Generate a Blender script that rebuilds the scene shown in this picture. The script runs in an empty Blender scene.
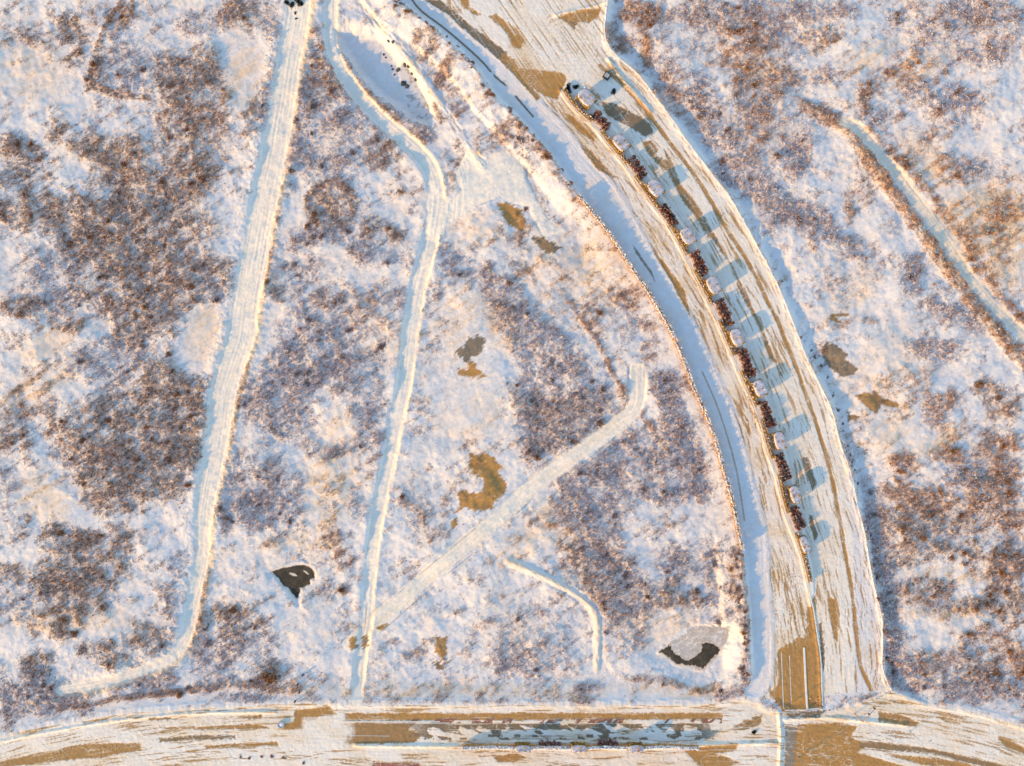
import bpy, math, random
import numpy as np
from mathutils import Vector

random.seed(7)
rng = np.random.default_rng(11)
S = 0.30                      # metres per photograph pixel on the ground
STEP = 0.75                   # terrain mesh step, in those pixels
SUN_EL, SUN_AZ = 17.0, 33.5   # elevation; shadows run this many degrees above +x
TAN = math.tan(math.radians(SUN_EL))

scene = bpy.context.scene
COL = scene.collection

# ------------------------------------------------------------------ fields
X0, Y0, X1, Y1 = -66.0, -66.0, 1090.5, 832.5
NX = int((X1 - X0) / STEP) + 1
NY = int((Y1 - Y0) / STEP) + 1
gx = (X0 + STEP * np.arange(NX)).astype(np.float32)
gy = (Y0 + STEP * np.arange(NY)).astype(np.float32)
PX, PY = np.meshgrid(gx, gy)          # [row, col], photograph pixels

_tabs = {}
def _tab(seed):
    if seed not in _tabs:
        r = np.random.default_rng(1000 + seed)
        a = r.random(4096).astype(np.float32) * 2 * np.pi
        _tabs[seed] = (np.cos(a), np.sin(a))
    return _tabs[seed]

def pn(x, y, seed=0):
    """gradient noise, about -1..1"""
    gc, gs = _tab(seed)
    xf = np.floor(x); yf = np.floor(y)
    xi = xf.astype(np.int32); yi = yf.astype(np.int32)
    fx = (x - xf).astype(np.float32); fy = (y - yf).astype(np.float32)
    def g(ix, iy, dx, dy):
        h = (ix * 374761 + iy * 668265 + ((ix * 73) ^ (iy * 151)) * 31) & 0x7fffffff
        h = (h ^ (h >> 7)) * 1103 & 4095
        return gc[h] * dx + gs[h] * dy
    u = fx * fx * fx * (fx * (fx * 6 - 15) + 10)
    v = fy * fy * fy * (fy * (fy * 6 - 15) + 10)
    a = g(xi, yi, fx, fy); b = g(xi + 1, yi, fx - 1, fy)
    c = g(xi, yi + 1, fx, fy - 1); d = g(xi + 1, yi + 1, fx - 1, fy - 1)
    return 1.5 * ((a + u * (b - a)) * (1 - v) + (c + u * (d - c)) * v)

def fbm(x, y, n=4, seed=0, gain=0.5):
    t = 0; amp = 1; tot = 0
    for k in range(n):
        t = t + amp * pn(x * 2 ** k + 17.3 * k, y * 2 ** k - 9.1 * k, seed + k)
        tot += amp; amp *= gain
    return t / tot * 1.4

def ss(a, b, x):
    t = np.clip((x - a) / (b - a), 0, 1)
    return t * t * (3 - 2 * t)

def spline(pts, step=4.0):
    """Catmull-Rom through the points, resampled"""
    P = np.array(pts, float)
    P = np.vstack([2 * P[0] - P[1], P, 2 * P[-1] - P[-2]])
    out = []
    for i in range(1, len(P) - 2):
        n = max(2, int(np.hypot(*(P[i + 1] - P[i])) / step))
        for k in range(n):
            t = k / n
            a, b, c, d = P[i - 1], P[i], P[i + 1], P[i + 2]
            out.append(0.5 * ((2 * b) + (c - a) * t + (2 * a - 5 * b + 4 * c - d) * t * t + (3 * b - a - 3 * c + d) * t ** 3))
    out.append(P[-2])
    return np.array(out)

def win(xa, ya, xb, yb):
    i0 = max(0, int((xa - X0) / STEP)); i1 = min(NX, int((xb - X0) / STEP) + 2)
    j0 = max(0, int((ya - Y0) / STEP)); j1 = min(NY, int((yb - Y0) / STEP) + 2)
    return slice(j0, max(j0, j1)), slice(i0, max(i0, i1))

WX = PX + 1.6 * fbm(PX / 7, PY / 7, 3, 20) + 4 * pn(PX / 40, PY / 40, 60)
WY = PY + 1.6 * fbm(PX / 7, PY / 7, 3, 30) + 4 * pn(PX / 40, PY / 40, 61)
JX = PX + 1.0 * fbm(PX / 3.2, PY / 3.2, 3, 21)
JY = PY + 1.0 * fbm(PX / 3.2, PY / 3.2, 3, 31)

def line_field(pts, maxd, smooth=True, jit=False):
    """distance, signed lateral (+ = right of travel seen from above) and arc length to a line"""
    P = spline(pts) if smooth else np.array(pts, float)
    D = np.full(PX.shape, 1e6, np.float32); SG = np.zeros(PX.shape, np.float32); U = np.zeros(PX.shape, np.float32)
    s = 0.0
    for a, b in zip(P[:-1], P[1:]):
        L = math.hypot(*(b - a))
        if L < 1e-6: continue
        w = win(min(a[0], b[0]) - maxd, min(a[1], b[1]) - maxd, max(a[0], b[0]) + maxd, max(a[1], b[1]) + maxd)
        x = (JX if jit else PX)[w]; y = (JY if jit else PY)[w]
        tx, ty = (b - a) / L
        t = (x - a[0]) * tx + (y - a[1]) * ty
        tc = np.clip(t, 0, L)
        d = np.hypot(x - a[0] - tc * tx, y - a[1] - tc * ty)
        lat = -(x - a[0]) * ty + (y - a[1]) * tx      # image y is down: this is + to the right of travel
        m = d < D[w]
        D[w] = np.where(m, d, D[w]); SG[w] = np.where(m, lat, SG[w]); U[w] = np.where(m, s + tc, U[w])
        s += L
    return D, SG, U

def poly_field(pts, maxd=12.0, warp=None):
    """signed distance, negative inside (far outside = maxd)"""
    P = np.array(pts, float)
    out = np.full(PX.shape, maxd, np.float32)
    w = win(P[:, 0].min() - maxd, P[:, 1].min() - maxd, P[:, 0].max() + maxd, P[:, 1].max() + maxd)
    x, y = (PX[w], PY[w]) if warp is None else (warp[0][w], warp[1][w])
    ins = np.zeros(x.shape, bool); d = np.full(x.shape, 1e6, np.float32)
    for (ax, ay), (bx, by) in zip(P, np.roll(P, -1, 0)):
        L2 = (bx - ax) ** 2 + (by - ay) ** 2 + 1e-9
        t = np.clip(((x - ax) * (bx - ax) + (y - ay) * (by - ay)) / L2, 0, 1)
        d = np.minimum(d, np.hypot(x - ax - t * (bx - ax), y - ay - t * (by - ay)))
        c = ((ay > y) != (by > y)) & (x < (bx - ax) * (y - ay) / (by - ay + 1e-12) + ax)
        ins ^= c
    out[w] = np.minimum(np.where(ins, -d, d), maxd)
    return out

# ------------------------------------------------------------------ traced lines
L0 = [(345,-60),(395,0),(408,8),(448,40),(477,69),(496,96),(512,112),(545,148),(580,194),(600,222),(634,270),(651,296),(669,326),(683,355),(693,384),(705,409),(716,437),(725,469),(733,497),(738,524),(742,547),(747,600),(751,650),(751,675),(741,694)]
L1 = [(375,-60),(423,0),(448,16),(475,40),(499,60),(512,74),(537,100),(562,124),(587,155),(617,190),(652,252),(688,312),(720,383),(738,429),(755,492),(765,534),(768,575),(771,622),(772,650),(770,680),(757,701)]
K1 = [(562,92),(572,106),(583,117),(597,130),(606,142),(623,163),(641,189),(654,207),(667,224),(681,249),(696,278),(708,302),(717,321),(727,345),(740,375),(752,402),(760,424),(767,450),(776,475),(781,497),(788,521),(798,546),(805,572),(810,598),(813,610),(816,631),(820,658),(821,685),(822,705)]
R1 = [(600,66),(617,80),(632,95),(647,113),(660,130),(675,150),(692,172),(710,200),(725,227),(743,255),(757,280),(767,302),(777,320),(785,341),(796,368),(804,391),(814,418),(821,441),(828,465),(833,485),(837,509),(840,523),(845,556),(850,582),(854,616),(856,637),(860,665),(871,690)]
R2 = [(610,-60),(606,8),(604,34),(612,53),(637,75),(662,108),(687,143),(712,176),(730,200),(748,232),(764,261),(778,289),(790,318),(804,355),(818,383),(830,409),(838,440),(850,475),(857,509),(863,531),(871,578),(880,616),(881,640),(881,668),(890,690)]
CT = [(-80,756),(0,735),(60,722),(120,712),(200,706),(290,702),(340,702),(450,703),(600,703),(700,702),(742,697),(757,701),(775,709),(822,711),(870,697),(890,690),(925,702),(966,709),(1024,725),(1100,752)]
P1 = [(302,-60),(298,10),(289,60),(282,105),(274,155),(263,205),(255,250),(246,300),(240,340),(224,388),(217,435),(209,480),(203,520),(201,560),(193,600),(187,635),(170,658),(140,671),(100,683),(62,690)]
P2 = [(332,-60),(330,20),(331,45),(347,80),(376,114),(410,144),(428,165),(436,190),(436,207),(431,237),(421,275),(416,297),(409,342),(404,382),(399,409),(389,459),(381,497),(374,534),(369,580),(366,624),(360,662),(357,700)]
P2B = [(437,225),(448,210),(468,202),(492,192),(505,180)]
P3 = [(352,645),(375,624),(400,601),(440,566),(480,533),(512,506),(537,484),(562,464),(587,447),(612,429),(630,414),(637,399),(638,372)]
P4 = [(508,561),(530,570),(560,585),(585,601),(596,616),(598,640),(597,670)]
P5 = [(845,122),(862,132),(888,162),(928,212),(950,245),(973,280),(1000,311),(1024,336),(1090,405)]
P5R = [(806,105),(822,115),(842,124),(862,150),(882,177),(902,203),(920,228),(943,262),(962,286),(985,318),(1024,362),(1090,430)]
RIDGE3 = [(352,-30),(372,18),(400,48),(425,80),(446,112),(468,145),(482,166)]

road_poly = L1 + R2[::-1]
pave_poly = L0 + L1[::-1]
cross_poly = CT + [(1100, 850), (-80, 850)]
sp = lambda p: [tuple(q) for q in spline(p, 6)]
sd_road = poly_field(sp(L1) + sp(R2)[::-1], 60)
sd_pave = poly_field(sp(L0) + sp(L1)[::-1], 30)
sd_cross = poly_field(sp(CT) + [(1100, 850), (-80, 850)], 60)
sd_any = np.minimum(np.minimum(sd_road, sd_cross), sd_pave)
dK1, sK1, uK1 = line_field(K1, 110)
sK1 = -sK1                       # + to the east of the kerb
dR1, sR1, _ = line_field(R1, 30)
dR2, sR2, uR2 = line_field(R2, 60); sR2 = -sR2
dL1, sL1, uL1 = line_field(L1, 80); sL1 = -sL1
dL0, sL0, _ = line_field(L0, 30); sL0 = -sL0
CREF = [(-90,772),(0,750),(60,737),(120,727),(205,719),(290,716),(450,717),(700,717),(822,722),(930,736),(1024,759),(1110,787)]
_, sCT, uCT = line_field(CREF, 120)          # + to the south

# ------------------------------------------------------------------ vegetation density
# (cx, cy, rx, ry, rotation, density, kind) kind: 0 brown, 1 frosted grey, 2 rust
B, G, O = 0, 1, 2
BL = [
(35,42,16,6,20,.7,B),(68,25,10,16,0,.6,B),(72,55,10,18,20,.5,B),(130,68,38,26,0,.6,G),(95,70,5,24,25,.9,B),(115,93,28,4,8,.9,B),(127,12,6,14,25,.8,B),(185,70,40,24,0,.75,B),(190,130,46,52,0,.8,B),(240,20,24,22,0,.85,B),(200,20,30,18,0,.6,G),(220,55,12,20,0,.8,B),(18,150,22,18,0,.8,B),(85,145,18,16,0,.7,B),(120,160,24,25,20,.95,B),(150,185,64,22,0,.85,B),(60,130,12,14,0,.3,B),(15,182,30,12,0,.7,B),(246,6,22,16,0,.8,B),
(60,208,84,14,4,.75,B),(20,218,30,10,15,.85,B),(85,238,42,22,30,1,B),(150,220,64,32,0,.85,B),(45,270,30,30,0,.45,G),(20,307,28,10,0,.75,B),(62,300,28,14,0,.7,G),(110,270,42,42,0,.65,B),(160,270,44,42,0,.8,B),(150,312,42,30,0,.75,B),(195,275,32,24,0,.8,B),(130,330,22,16,0,.7,B),(65,330,16,6,-20,.6,B),(110,357,42,22,0,.65,G),(165,372,20,16,0,.8,B),(212,292,16,14,0,.8,G),
(150,412,54,32,0,.9,B),(185,400,22,46,0,.9,B),(88,450,42,30,35,.85,B),(130,470,44,36,0,.95,B),(175,450,26,32,0,.95,B),(110,500,28,16,0,.85,B),(120,548,13,28,0,.95,B),(75,548,32,26,20,.9,B),(66,578,34,18,0,.95,B),(10,420,16,28,0,.65,B),(5,480,12,20,0,.5,G),(170,487,16,20,0,.85,B),(230,470,12,32,0,.7,G),(224,512,14,22,0,.75,G),(252,510,17,22,0,.8,G),(18,535,9,9,0,.5,B),(180,570,12,15,0,.4,G),(2,572,32,12,0,.7,B),
(70,592,38,32,0,.9,B),(15,602,20,16,0,.65,G),(60,632,9,11,0,.6,B),(35,665,20,13,0,.75,B),(105,655,30,11,20,.85,B),(145,637,20,15,0,.85,B),(108,645,9,9,0,.9,B),(170,627,11,26,10,.75,G),(170,597,9,9,0,.8,G),(30,695,44,22,0,.75,G),(150,680,32,10,-10,.85,G),(78,697,20,11,0,.55,G),(212,660,22,28,0,.8,G),(235,620,28,22,0,.6,B),(240,697,28,5,0,.9,G),(225,684,34,6,-4,.95,G),(200,640,10,16,0,.7,G),(250,640,20,16,0,.6,G),
(265,90,7,34,5,.7,G),(270,30,9,22,0,.8,G),(320,70,20,36,0,.6,B),(303,115,12,42,8,.75,G),(340,112,26,26,0,.65,G),(332,150,38,32,0,.65,G),(380,150,16,20,35,.75,B),(375,122,12,12,0,.6,G),(430,38,15,22,35,.85,B),(447,68,6,22,30,.85,O),(405,10,17,10,0,.65,B),(440,112,6,11,0,.7,B),(470,63,14,7,20,.7,G),(502,132,11,11,0,.6,B),(485,95,18,8,40,.35,O),(525,150,30,10,45,.3,G),(462,110,6,16,25,.5,O),
(330,205,25,23,0,.9,B),(325,235,27,12,-10,.65,G),(380,230,32,12,25,.65,B),(365,250,27,11,25,.7,G),(402,260,16,11,0,.45,G),(300,255,20,30,0,.4,G),(297,292,10,28,0,.6,G),(275,290,11,12,0,.7,B),(310,350,32,38,-20,.7,G),(290,372,27,27,0,.75,G),(352,370,42,22,0,.6,G),(350,320,45,32,0,.35,G),(402,302,8,22,0,.4,G),(448,258,13,20,0,.55,G),(437,290,5,14,0,.65,G),(270,235,6,40,8,.5,B),
(275,402,37,32,0,.8,G),(302,432,20,20,0,.5,G),(365,395,20,38,0,.5,G),(330,452,20,9,0,.6,G),(265,455,15,20,0,.45,G),(275,497,27,32,0,.75,G),(360,507,12,15,0,.5,G),(374,450,6,16,0,.6,G),(345,300,30,20,0,.25,O),(300,560,20,10,0,.3,G),(342,556,11,9,0,.4,O),
(660,382,15,13,0,.75,G),(650,345,8,20,0,.4,O),(540,255,30,6,40,.25,O),(575,300,40,30,40,.22,O),(620,290,25,30,40,.25,O),(700,560,44,26,0,.5,G),(737,575,9,34,0,.8,O),(620,602,30,32,0,.65,G),(570,542,13,13,0,.75,B),(600,562,32,22,0,.6,B),
(600,587,42,26,0,.6,B),(630,602,26,42,-10,.7,G),(672,592,27,16,0,.55,B),(725,602,22,22,0,.6,G),(744,625,5,50,0,.85,B),(742,672,8,26,0,.75,G),(727,693,14,6,-30,.95,G),(660,682,46,5,8,.85,B),(590,686,16,5,0,.75,G),(540,640,44,32,0,.35,G),(520,662,34,20,0,.4,G),(269,678,14,15,0,.95,B),(342,591,8,7,0,.6,B),(455,655,25,20,0,.12,O),
(640,15,22,16,0,.75,O),(620,40,10,8,0,.75,O),(648,50,6,14,0,.95,O),(662,50,10,52,0,.55,G),(722,15,48,16,0,.8,G),(742,42,32,32,0,.6,O),(690,47,15,11,0,.5,G),(672,92,15,22,0,.6,O),(695,102,22,26,0,.65,G),(722,132,27,26,0,.75,G),(737,168,27,28,0,.85,G),(752,132,22,32,0,.55,O),(748,72,22,22,0,.5,O),(762,92,22,42,0,.5,G),(764,190,14,22,0,.8,G),
(790,30,27,32,0,.6,G),(820,36,22,12,-20,.85,B),(805,10,44,13,0,.75,G),(850,12,11,9,0,.8,G),(910,20,22,13,0,.6,G),(982,12,44,16,5,.95,G),(960,36,64,26,-15,.45,G),(780,80,22,22,0,.8,B),(816,75,22,11,0,.6,G),(796,132,27,27,0,.65,G),(790,163,22,22,0,.65,G),(866,95,6,16,-20,.75,B),(872,116,16,10,0,.6,G),(920,95,13,13,0,.6,G),(960,107,33,22,-25,.7,G),(990,50,27,17,0,.6,G),(985,170,22,13,0,.6,G),(900,70,40,16,-20,.25,O),
(790,205,27,19,30,.85,G),(822,227,27,15,30,.95,G),(770,215,11,17,0,.85,G),(850,210,7,11,0,.95,O),(857,245,13,13,0,.8,G),(910,275,13,22,-10,.75,G),(890,228,12,10,0,.5,O),(950,310,22,12,10,.85,G),(977,325,17,13,0,.8,G),(935,350,26,12,0,.7,G),(870,320,8,4,0,.6,O),(990,303,20,8,45,.85,G),(985,387,17,11,0,.85,B),(990,225,38,44,0,.3,O),(930,150,40,30,30,.25,O),(990,270,30,20,20,.35,O),(860,280,30,20,-20,.25,G),
(940,400,22,11,0,.85,O),(930,417,11,11,0,.7,G),(1000,407,17,22,0,.65,B),(905,466,13,13,0,.95,O),(970,472,27,27,0,.75,G),(950,456,17,8,0,.95,O),(992,452,17,17,0,.75,O),(920,500,37,16,10,.9,O),(910,522,32,22,0,.9,B),(962,520,27,32,0,.65,B),(990,490,22,22,0,.85,O),(1012,532,22,32,0,.85,B),(1007,482,13,42,0,.7,O),(875,500,10,13,0,.6,G),(876,530,15,22,0,.8,G),(882,572,15,20,0,.8,G),(922,552,44,12,0,.75,B),(1002,567,32,16,0,.75,B),(960,430,20,10,0,.3,O),
(886,602,14,27,0,.9,G),(892,642,13,27,0,.9,G),(922,592,32,16,0,.65,B),(962,606,54,11,0,.85,B),(1007,602,22,22,0,.85,B),(905,667,27,18,0,.9,G),(932,662,17,16,0,.75,O),(975,640,20,13,-30,.85,B),(960,657,22,10,-10,.75,G),(982,671,32,13,0,.85,B),(1007,652,17,22,0,.75,O),(1021,662,9,16,0,.95,O),(1000,690,27,12,15,.95,G),(962,690,32,8,10,.75,G),(922,686,27,6,0,.75,G),
]
VP = [  # polygons of thicket: points, density, kind
([(470,255),(500,270),(540,310),(580,350),(610,385),(612,412),(590,432),(560,455),(532,474),(515,440),(514,400),(520,372),(500,332),(480,300)], .72, G),
([(560,482),(590,457),(620,432),(650,425),(660,398),(690,430),(705,470),(712,502),(690,502),(660,507),(640,502),(622,522),(626,560),(612,590),(580,560),(565,522)], .75, G),
([(655,388),(676,394),(700,440),(714,480),(711,506),(692,492),(668,432)], .95, G),
([(508,380),(545,400),(600,390),(600,420),(560,450),(530,470),(520,430)], .8, B),
([(480,290),(515,300),(530,330),(524,360),(505,335)], .85, G),
]
VL = [  # strips of brush: line, half width, density, kind
([(341,48),(362,72),(392,102),(430,136)], 6, .85, G),
([(336,50),(358,82),(390,112),(424,142)], 3, .6, O),
(P5R, 7, .8, O),
([(870,130),(905,165),(940,205),(975,255),(1005,300),(1040,335)], 5, .6, O),
([(288,110),(282,160),(272,210),(264,255),(257,300),(250,345),(238,395),(228,440)], 4, .6, O),
([(205,540),(204,580),(199,620),(194,650)], 5, .6, O),
([(60,708),(110,700),(125,697),(175,692),(215,686),(265,682)], 3, .75, O),
([(560,290),(590,330),(620,385),(660,440),(700,500)], 3, .5, O),
([(512,120),(545,157),(577,200)], 5, .5, O),
([(250,30),(246,60),(256,90),(252,110)], 3, .8, O),
([(868,480),(874,530),(884,590),(893,640),(900,670)], 5, .75, G),
([(330 + 23 * math.cos(a_ * .5236), 204 + 21 * math.sin(a_ * .5236)) for a_ in range(13)], 4, .95, B),
([(120,2),(108,22),(94,56),(91,78),(106,90),(128,95),(146,97)], 3, .9, B),
([(800,365),(820,392),(838,430),(852,470),(860,500)], 2.5, .35, G),
([(700,170),(730,205),(752,240),(768,268)], 2.5, .3, G),
]
ca0, sa0 = math.cos(math.radians(SUN_AZ)), math.sin(math.radians(SUN_AZ))
EN = fbm(PX / 16, PY / 16, 4, 25, .65)
veg = np.zeros(PX.shape, np.float32); rusty = np.zeros(PX.shape, np.float32); frosty = np.zeros(PX.shape, np.float32); wsum = np.full(PX.shape, 1e-3, np.float32)
def add_veg(w, d, kind):
    veg[w] = 1 - (1 - veg[w]) * (1 - d)
    wsum[w] += d
    if kind == O: rusty[w] += d
    if kind == G: frosty[w] += d
for cx, cy, rx, ry, rot, den, kd in BL:
    R = max(rx, ry) * 1.5 + 8
    w = win(cx - R, cy - R, cx + R, cy + R)
    c, s_ = math.cos(math.radians(rot)), math.sin(math.radians(rot))
    x = WX[w] - cx; y = WY[w] - cy
    e = np.hypot((x * c + y * s_) / rx, (-x * s_ + y * c) / ry) + .28 * EN[w]
    add_veg(w, den * 0.85 * (1 - ss(0.45, 1.45, e)), kd)
for pts, den, kd in VP:
    f = poly_field(pts, 18, (WX, WY)) + 7 * EN; add_veg(slice(None), den * 0.95 * (1 - ss(-9, 8, f)), kd)
for pts, hw, den, kd in VL:
    f, _, _ = line_field(pts, hw * 3 + 4, jit=True); add_veg(slice(None), den * (1 - ss(hw * .5, hw * 1.5, f)), kd)
rusty /= wsum; frosty /= wsum
clump = fbm(PX / 22, PY / 22, 4, 40, .6)
fine = fbm(PX / 5, PY / 5, 3, 45, .6)
mid = fbm(PX / 11, PY / 11, 3, 48, .65)
halo = fbm(PX / 60, PY / 60, 4, 52, .6)
veg = veg * (0.60 + 0.55 * ss(-.45, .55, .8 * clump + .7 * mid + .35 * fine)) + 0.34 * ss(-.15, .6, clump * .6 + mid * .5 + halo * .5)
dst = fbm((PX * ca0 - PY * sa0) / 46, (PX * sa0 + PY * ca0) / 6.5, 4, 180, .65)
veg = np.clip(veg * (1 + .45 * dst) + .30 * ss(-.12, .6, dst + .6 * halo + .3 * mid), 0, .9)
tw = ss(0.0, .5, fbm(PX / 70, PY / 70, 3, 56)); rusty = np.clip(np.maximum(rusty, (.5 + .4 * mid) * tw * (frosty < .4) + .35 * (wsum < .05)), 0, 1)

dP1, sP1, uP1 = line_field(P1, 40); dP2, sP2, uP2 = line_field(P2, 30); dP2B, _, _ = line_field(P2B, 20)
dP3, sP3, uP3 = line_field(P3, 30); dP4, _, uP4 = line_field(P4, 20); dP5, sP5, uP5 = line_field(P5, 30); dP5R, _, uP5R = line_field(P5R, 25)
dRG, sRG, uRG = line_field(RIDGE3, 30)
hwP1 = np.interp(PY, [-60, 60, 300, 390, 480, 530, 620, 660], [13, 13, 15, 14, 12, 8, 7, 6]).astype(np.float32)
hwP2 = np.interp(PY, [0, 60, 200, 300, 700], [7, 7, 9, 8.5, 6]).astype(np.float32)
edge = 1.6 * fbm(PX / 9, PY / 9, 3, 50)
mP1 = 1 - ss(-3, 2, dP1 - hwP1 + edge)
mP2 = 1 - ss(-2.5, 1.5, np.minimum(dP2 - hwP2, dP2B - 8) + edge * .7)
apron = poly_field([(430,232),(430,208),(446,200),(460,188),(455,168),(468,150),(486,160),(503,150),(524,164),(530,185),(545,212),(562,232),(545,236),(526,206),(500,199),(476,205),(456,219),(442,238)], 20, (WX, WY))
mP2 = np.maximum(mP2, 1 - ss(-2, 2, apron))
mP3 = 1 - ss(-2.5, 1.5, dP3 - 8.5 + edge * .5)
mP5 = 1 - ss(-2.5, 2.5, dP5 - 5.5 + edge * .6)
mR3 = 1 - ss(1.5, 5, dRG + edge)
mRoad = 1 - ss(-1, 1, sd_any)
pond_side = poly_field([(334,28),(352,22),(378,32),(398,52),(412,72),(428,96),(436,112),(428,124),(408,118),(382,98),(356,70),(340,46)], 40, (WX, WY))
pond_br = poly_field([(652,640),(668,634),(690,628),(706,626),(732,626),(742,640),(740,660),(728,676),(704,684),(676,680),(652,668),(644,654)], 40, (WX, WY))
pond_l = poly_field([(268,572),(284,566),(300,563),(314,567),(319,578),(312,588),(302,594),(296,603),(288,596),(278,584)], 40, (WX, WY))
water_l = poly_field([(271,573),(284,569),(299,566.5),(307,567.5),(312.5,572),(313,579),(307.6,579),(308.6,584),(303,588),(297,588),(299,591),(296,599),(292,595),(287,588),(283,587),(279,581),(275,576)], 30, (JX, JY))
water_br = poly_field([(660.6,653.5),(670,646),(672,652),(680,658),(689,662),(696.5,658),(702,652),(703.5,644),(713,644),(722,650.6),(717.6,656),(710.6,663),(704,670.6),(696.5,667.6),(687,666.5),(677.6,665),(669,658)], 30, (JX, JY))
ice_br = poly_field([(660,654),(671,644),(684,637),(690,630),(706,627.5),(731,628),(730,637),(722,651),(716,660),(704,672),(690,668),(676,666),(666,658)], 30, (JX, JY))
ice_side = poly_field([(399,66),(404,62),(412,72),(420,88),(428,104),(427,114),(418,116),(409,108),(404,96),(402,80)], 30, (JX, JY))
clear = np.maximum.reduce([mP1, mP2, mP3, mP5 * .9, mR3, mRoad, 1 - ss(-2, 3, pond_side), 1 - ss(-2, 4, pond_br), 1 - ss(-1, 3, pond_l), 1 - ss(3, 7, dP4)])
bowl = 0
for pi_, pts in enumerate(([(213,32),(232,25),(262,28),(271,40),(268,70),(258,100),(244,96),(228,80),(216,60)], [(170,352),(190,315),(212,297),(224,302),(220,340),(205,372),(180,372)],
            [(28,480),(60,488),(100,512),(106,535),(84,530),(50,520)], [(440,330),(470,290),(492,320),(505,360),(500,440),(440,440),(425,380)])):
    f_ = poly_field(pts, 26, (WX, WY)); clear = np.maximum(clear, (1 - ss(-12, 10, f_ + 9 * EN)) * (.92 if pi_ < 3 else .7))
    if pi_ < 2: bowl = bowl + (1 - ss(-16, 5, f_ + 3 * EN))
veg *= (1 - np.clip(clear, 0, 1))

# ------------------------------------------------------------------ heights (metres)
ca, sa = math.cos(math.radians(SUN_AZ)), math.sin(math.radians(SUN_AZ))
ua = PX * ca - PY * sa; va = PX * sa + PY * ca     # along / across the wind drifts
H = 0.55 * fbm(PX / 150, PY / 150, 2, 1) + 0.95 * fbm(PX / 46, PY / 46, 4, 4, .5)
H += 0.42 * fbm(ua / 60, va / 13, 4, 8, .6) + 0.07 * fbm(PX / 8, PY / 8, 3, 12, .6)
H += 0.30 * veg * (0.6 + fine)
calm = ss(0, 1, clear)
H -= calm * 0.75 * 0.95 * fbm(PX / 46, PY / 46, 4, 4, .5)
def ridge(d, w, h, u, seed, rough=.35):
    global H
    H += h * np.exp(-(d / w) ** 2) * (1 + rough * fbm(u / 9, d / 3 + seed, 3, seed))
# pits
H -= 0.4 * bowl
H -= 2.6 * (1 - ss(-9, 5, pond_side)) ; H -= 1.0 * (1 - ss(-14, 8, pond_br)) ; H -= 0.55 * (1 - ss(-6, 5, pond_l))
# tracks
PS1 = -1.0      # the east bank is on the left hand going down the picture
H += -0.25 * mP1 + .30 * np.exp(-((-PS1 * sP1 - hwP1 - 5) / 7) ** 2) * (PS1 * sP1 < 0) * (dP1 < 38) * (1 + .6 * fine) + PS1 * 0.32 * np.exp(-((PS1 * sP1 - hwP1 - 3) / 6) ** 2) * (PS1 * sP1 > 0) * (dP1 < 38) * (1 + .6 * fine) * PS1
H += -0.45 * mP2 * ss(-4, 8, apron) + 0.12 * np.exp(-((PS1 * sP2 - hwP2 - 1) / 3.0) ** 2) * (PS1 * sP2 > 0) * (dP2 < 28) * (1 + .6 * fine) + .18 * np.exp(-((-PS1 * sP2 - hwP2 - 4) / 5) ** 2) * (PS1 * sP2 < 0) * (dP2 < 28)
H += -0.12 * mP3 - 0.30 * np.exp(-((-sP3 - 9.0) / 1.3) ** 2) * (dP3 < 11) - 0.22 * np.exp(-((sP3 - 9.0) / 1.1) ** 2) * (dP3 < 11) * (PX < 520) * (PX > 400)
for d, u, seed in ((sP1, uP1, 70), (sP2, uP2, 73), (sP3, uP3, 76), (sP5, uP5, 79)):
    m = {70: mP1, 73: mP2, 76: mP3, 79: mP5}[seed]
    H += m * 0.07 * fbm(d / 2.2, u / 70, 2, seed)
ridge(dP4, 3.0, .6, uP4, 81, .6); ridge(dP5R, 6, .45, uP5R, 82, .8); ridge(dRG, 4.0, .4, uRG, 83, .6)
H += -0.12 * mP5
# roads: flat bed, ditch to the east, ploughed windrows
bh = np.interp(PY, [-60, 190, 215, 530, 555, 680, 700], [1.7, 1.6, .3, .3, 1.7, 1.7, 0]).astype(np.float32) * (1 + .3 * fbm(PX / 15, PY / 15, 3, 184))  # raised bank added so the pavement beside it lies in shade
inside = 1 - ss(-2, np.where(sd_pave < sd_road, 26, 10), sd_any)
bed = np.full(PX.shape, 0.75, np.float32)
H = H * (1 - inside) + bed * inside
east = (sR2 > 0) & (dR2 < 58) & (sd_any > 0)
bx = np.where(sL0 < -4, (sL0 + 4) / 24, (sL0 + 4) / 4.0)
H += bh * np.exp(-bx ** 2) * (dL0 < 29) * ss(0, 1, (29 - dL0) / 6)
rgh = 1 + .5 * fbm(PX / 18, PY / 18, 3, 88)
H -= np.where(east, 0.60 * ss(2, 15, sR2 + 6 * EN) * (1 - ss(14, 38, sR2 + 8 * EN)) * rgh, 0)
H += np.where(east, 0.3 * np.exp(-(sR2 / 4) ** 2) * rgh, 0)
onr = 1 - ss(-2, 0, sd_road); onc = 1 - ss(-2, 0, sd_cross); onp = 1 - ss(-2, 0, sd_pave)
wk = 5 * fbm(uK1 / 55, sK1 / 30, 2, 190); wc = 4 * fbm(uCT / 60, sCT / 25, 2, 193)
trk = .7 * fbm((sK1 + wk) / 2.6, uK1 / 60, 3, 90, .65) + .45 * fbm((sK1 - wk) / 1.7, uK1 / 35, 2, 195)
trc = .7 * fbm((sCT + wc) / 2.4, uCT / 60, 3, 94, .65) + .45 * fbm((sCT - wc) / 1.6, uCT / 35, 2, 198)
swirl_r = np.hypot(PX - 566, (PY - 46) * 1.2)
sw = ss(48, 26, swirl_r) if False else (1 - ss(24, 46, swirl_r))
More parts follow.
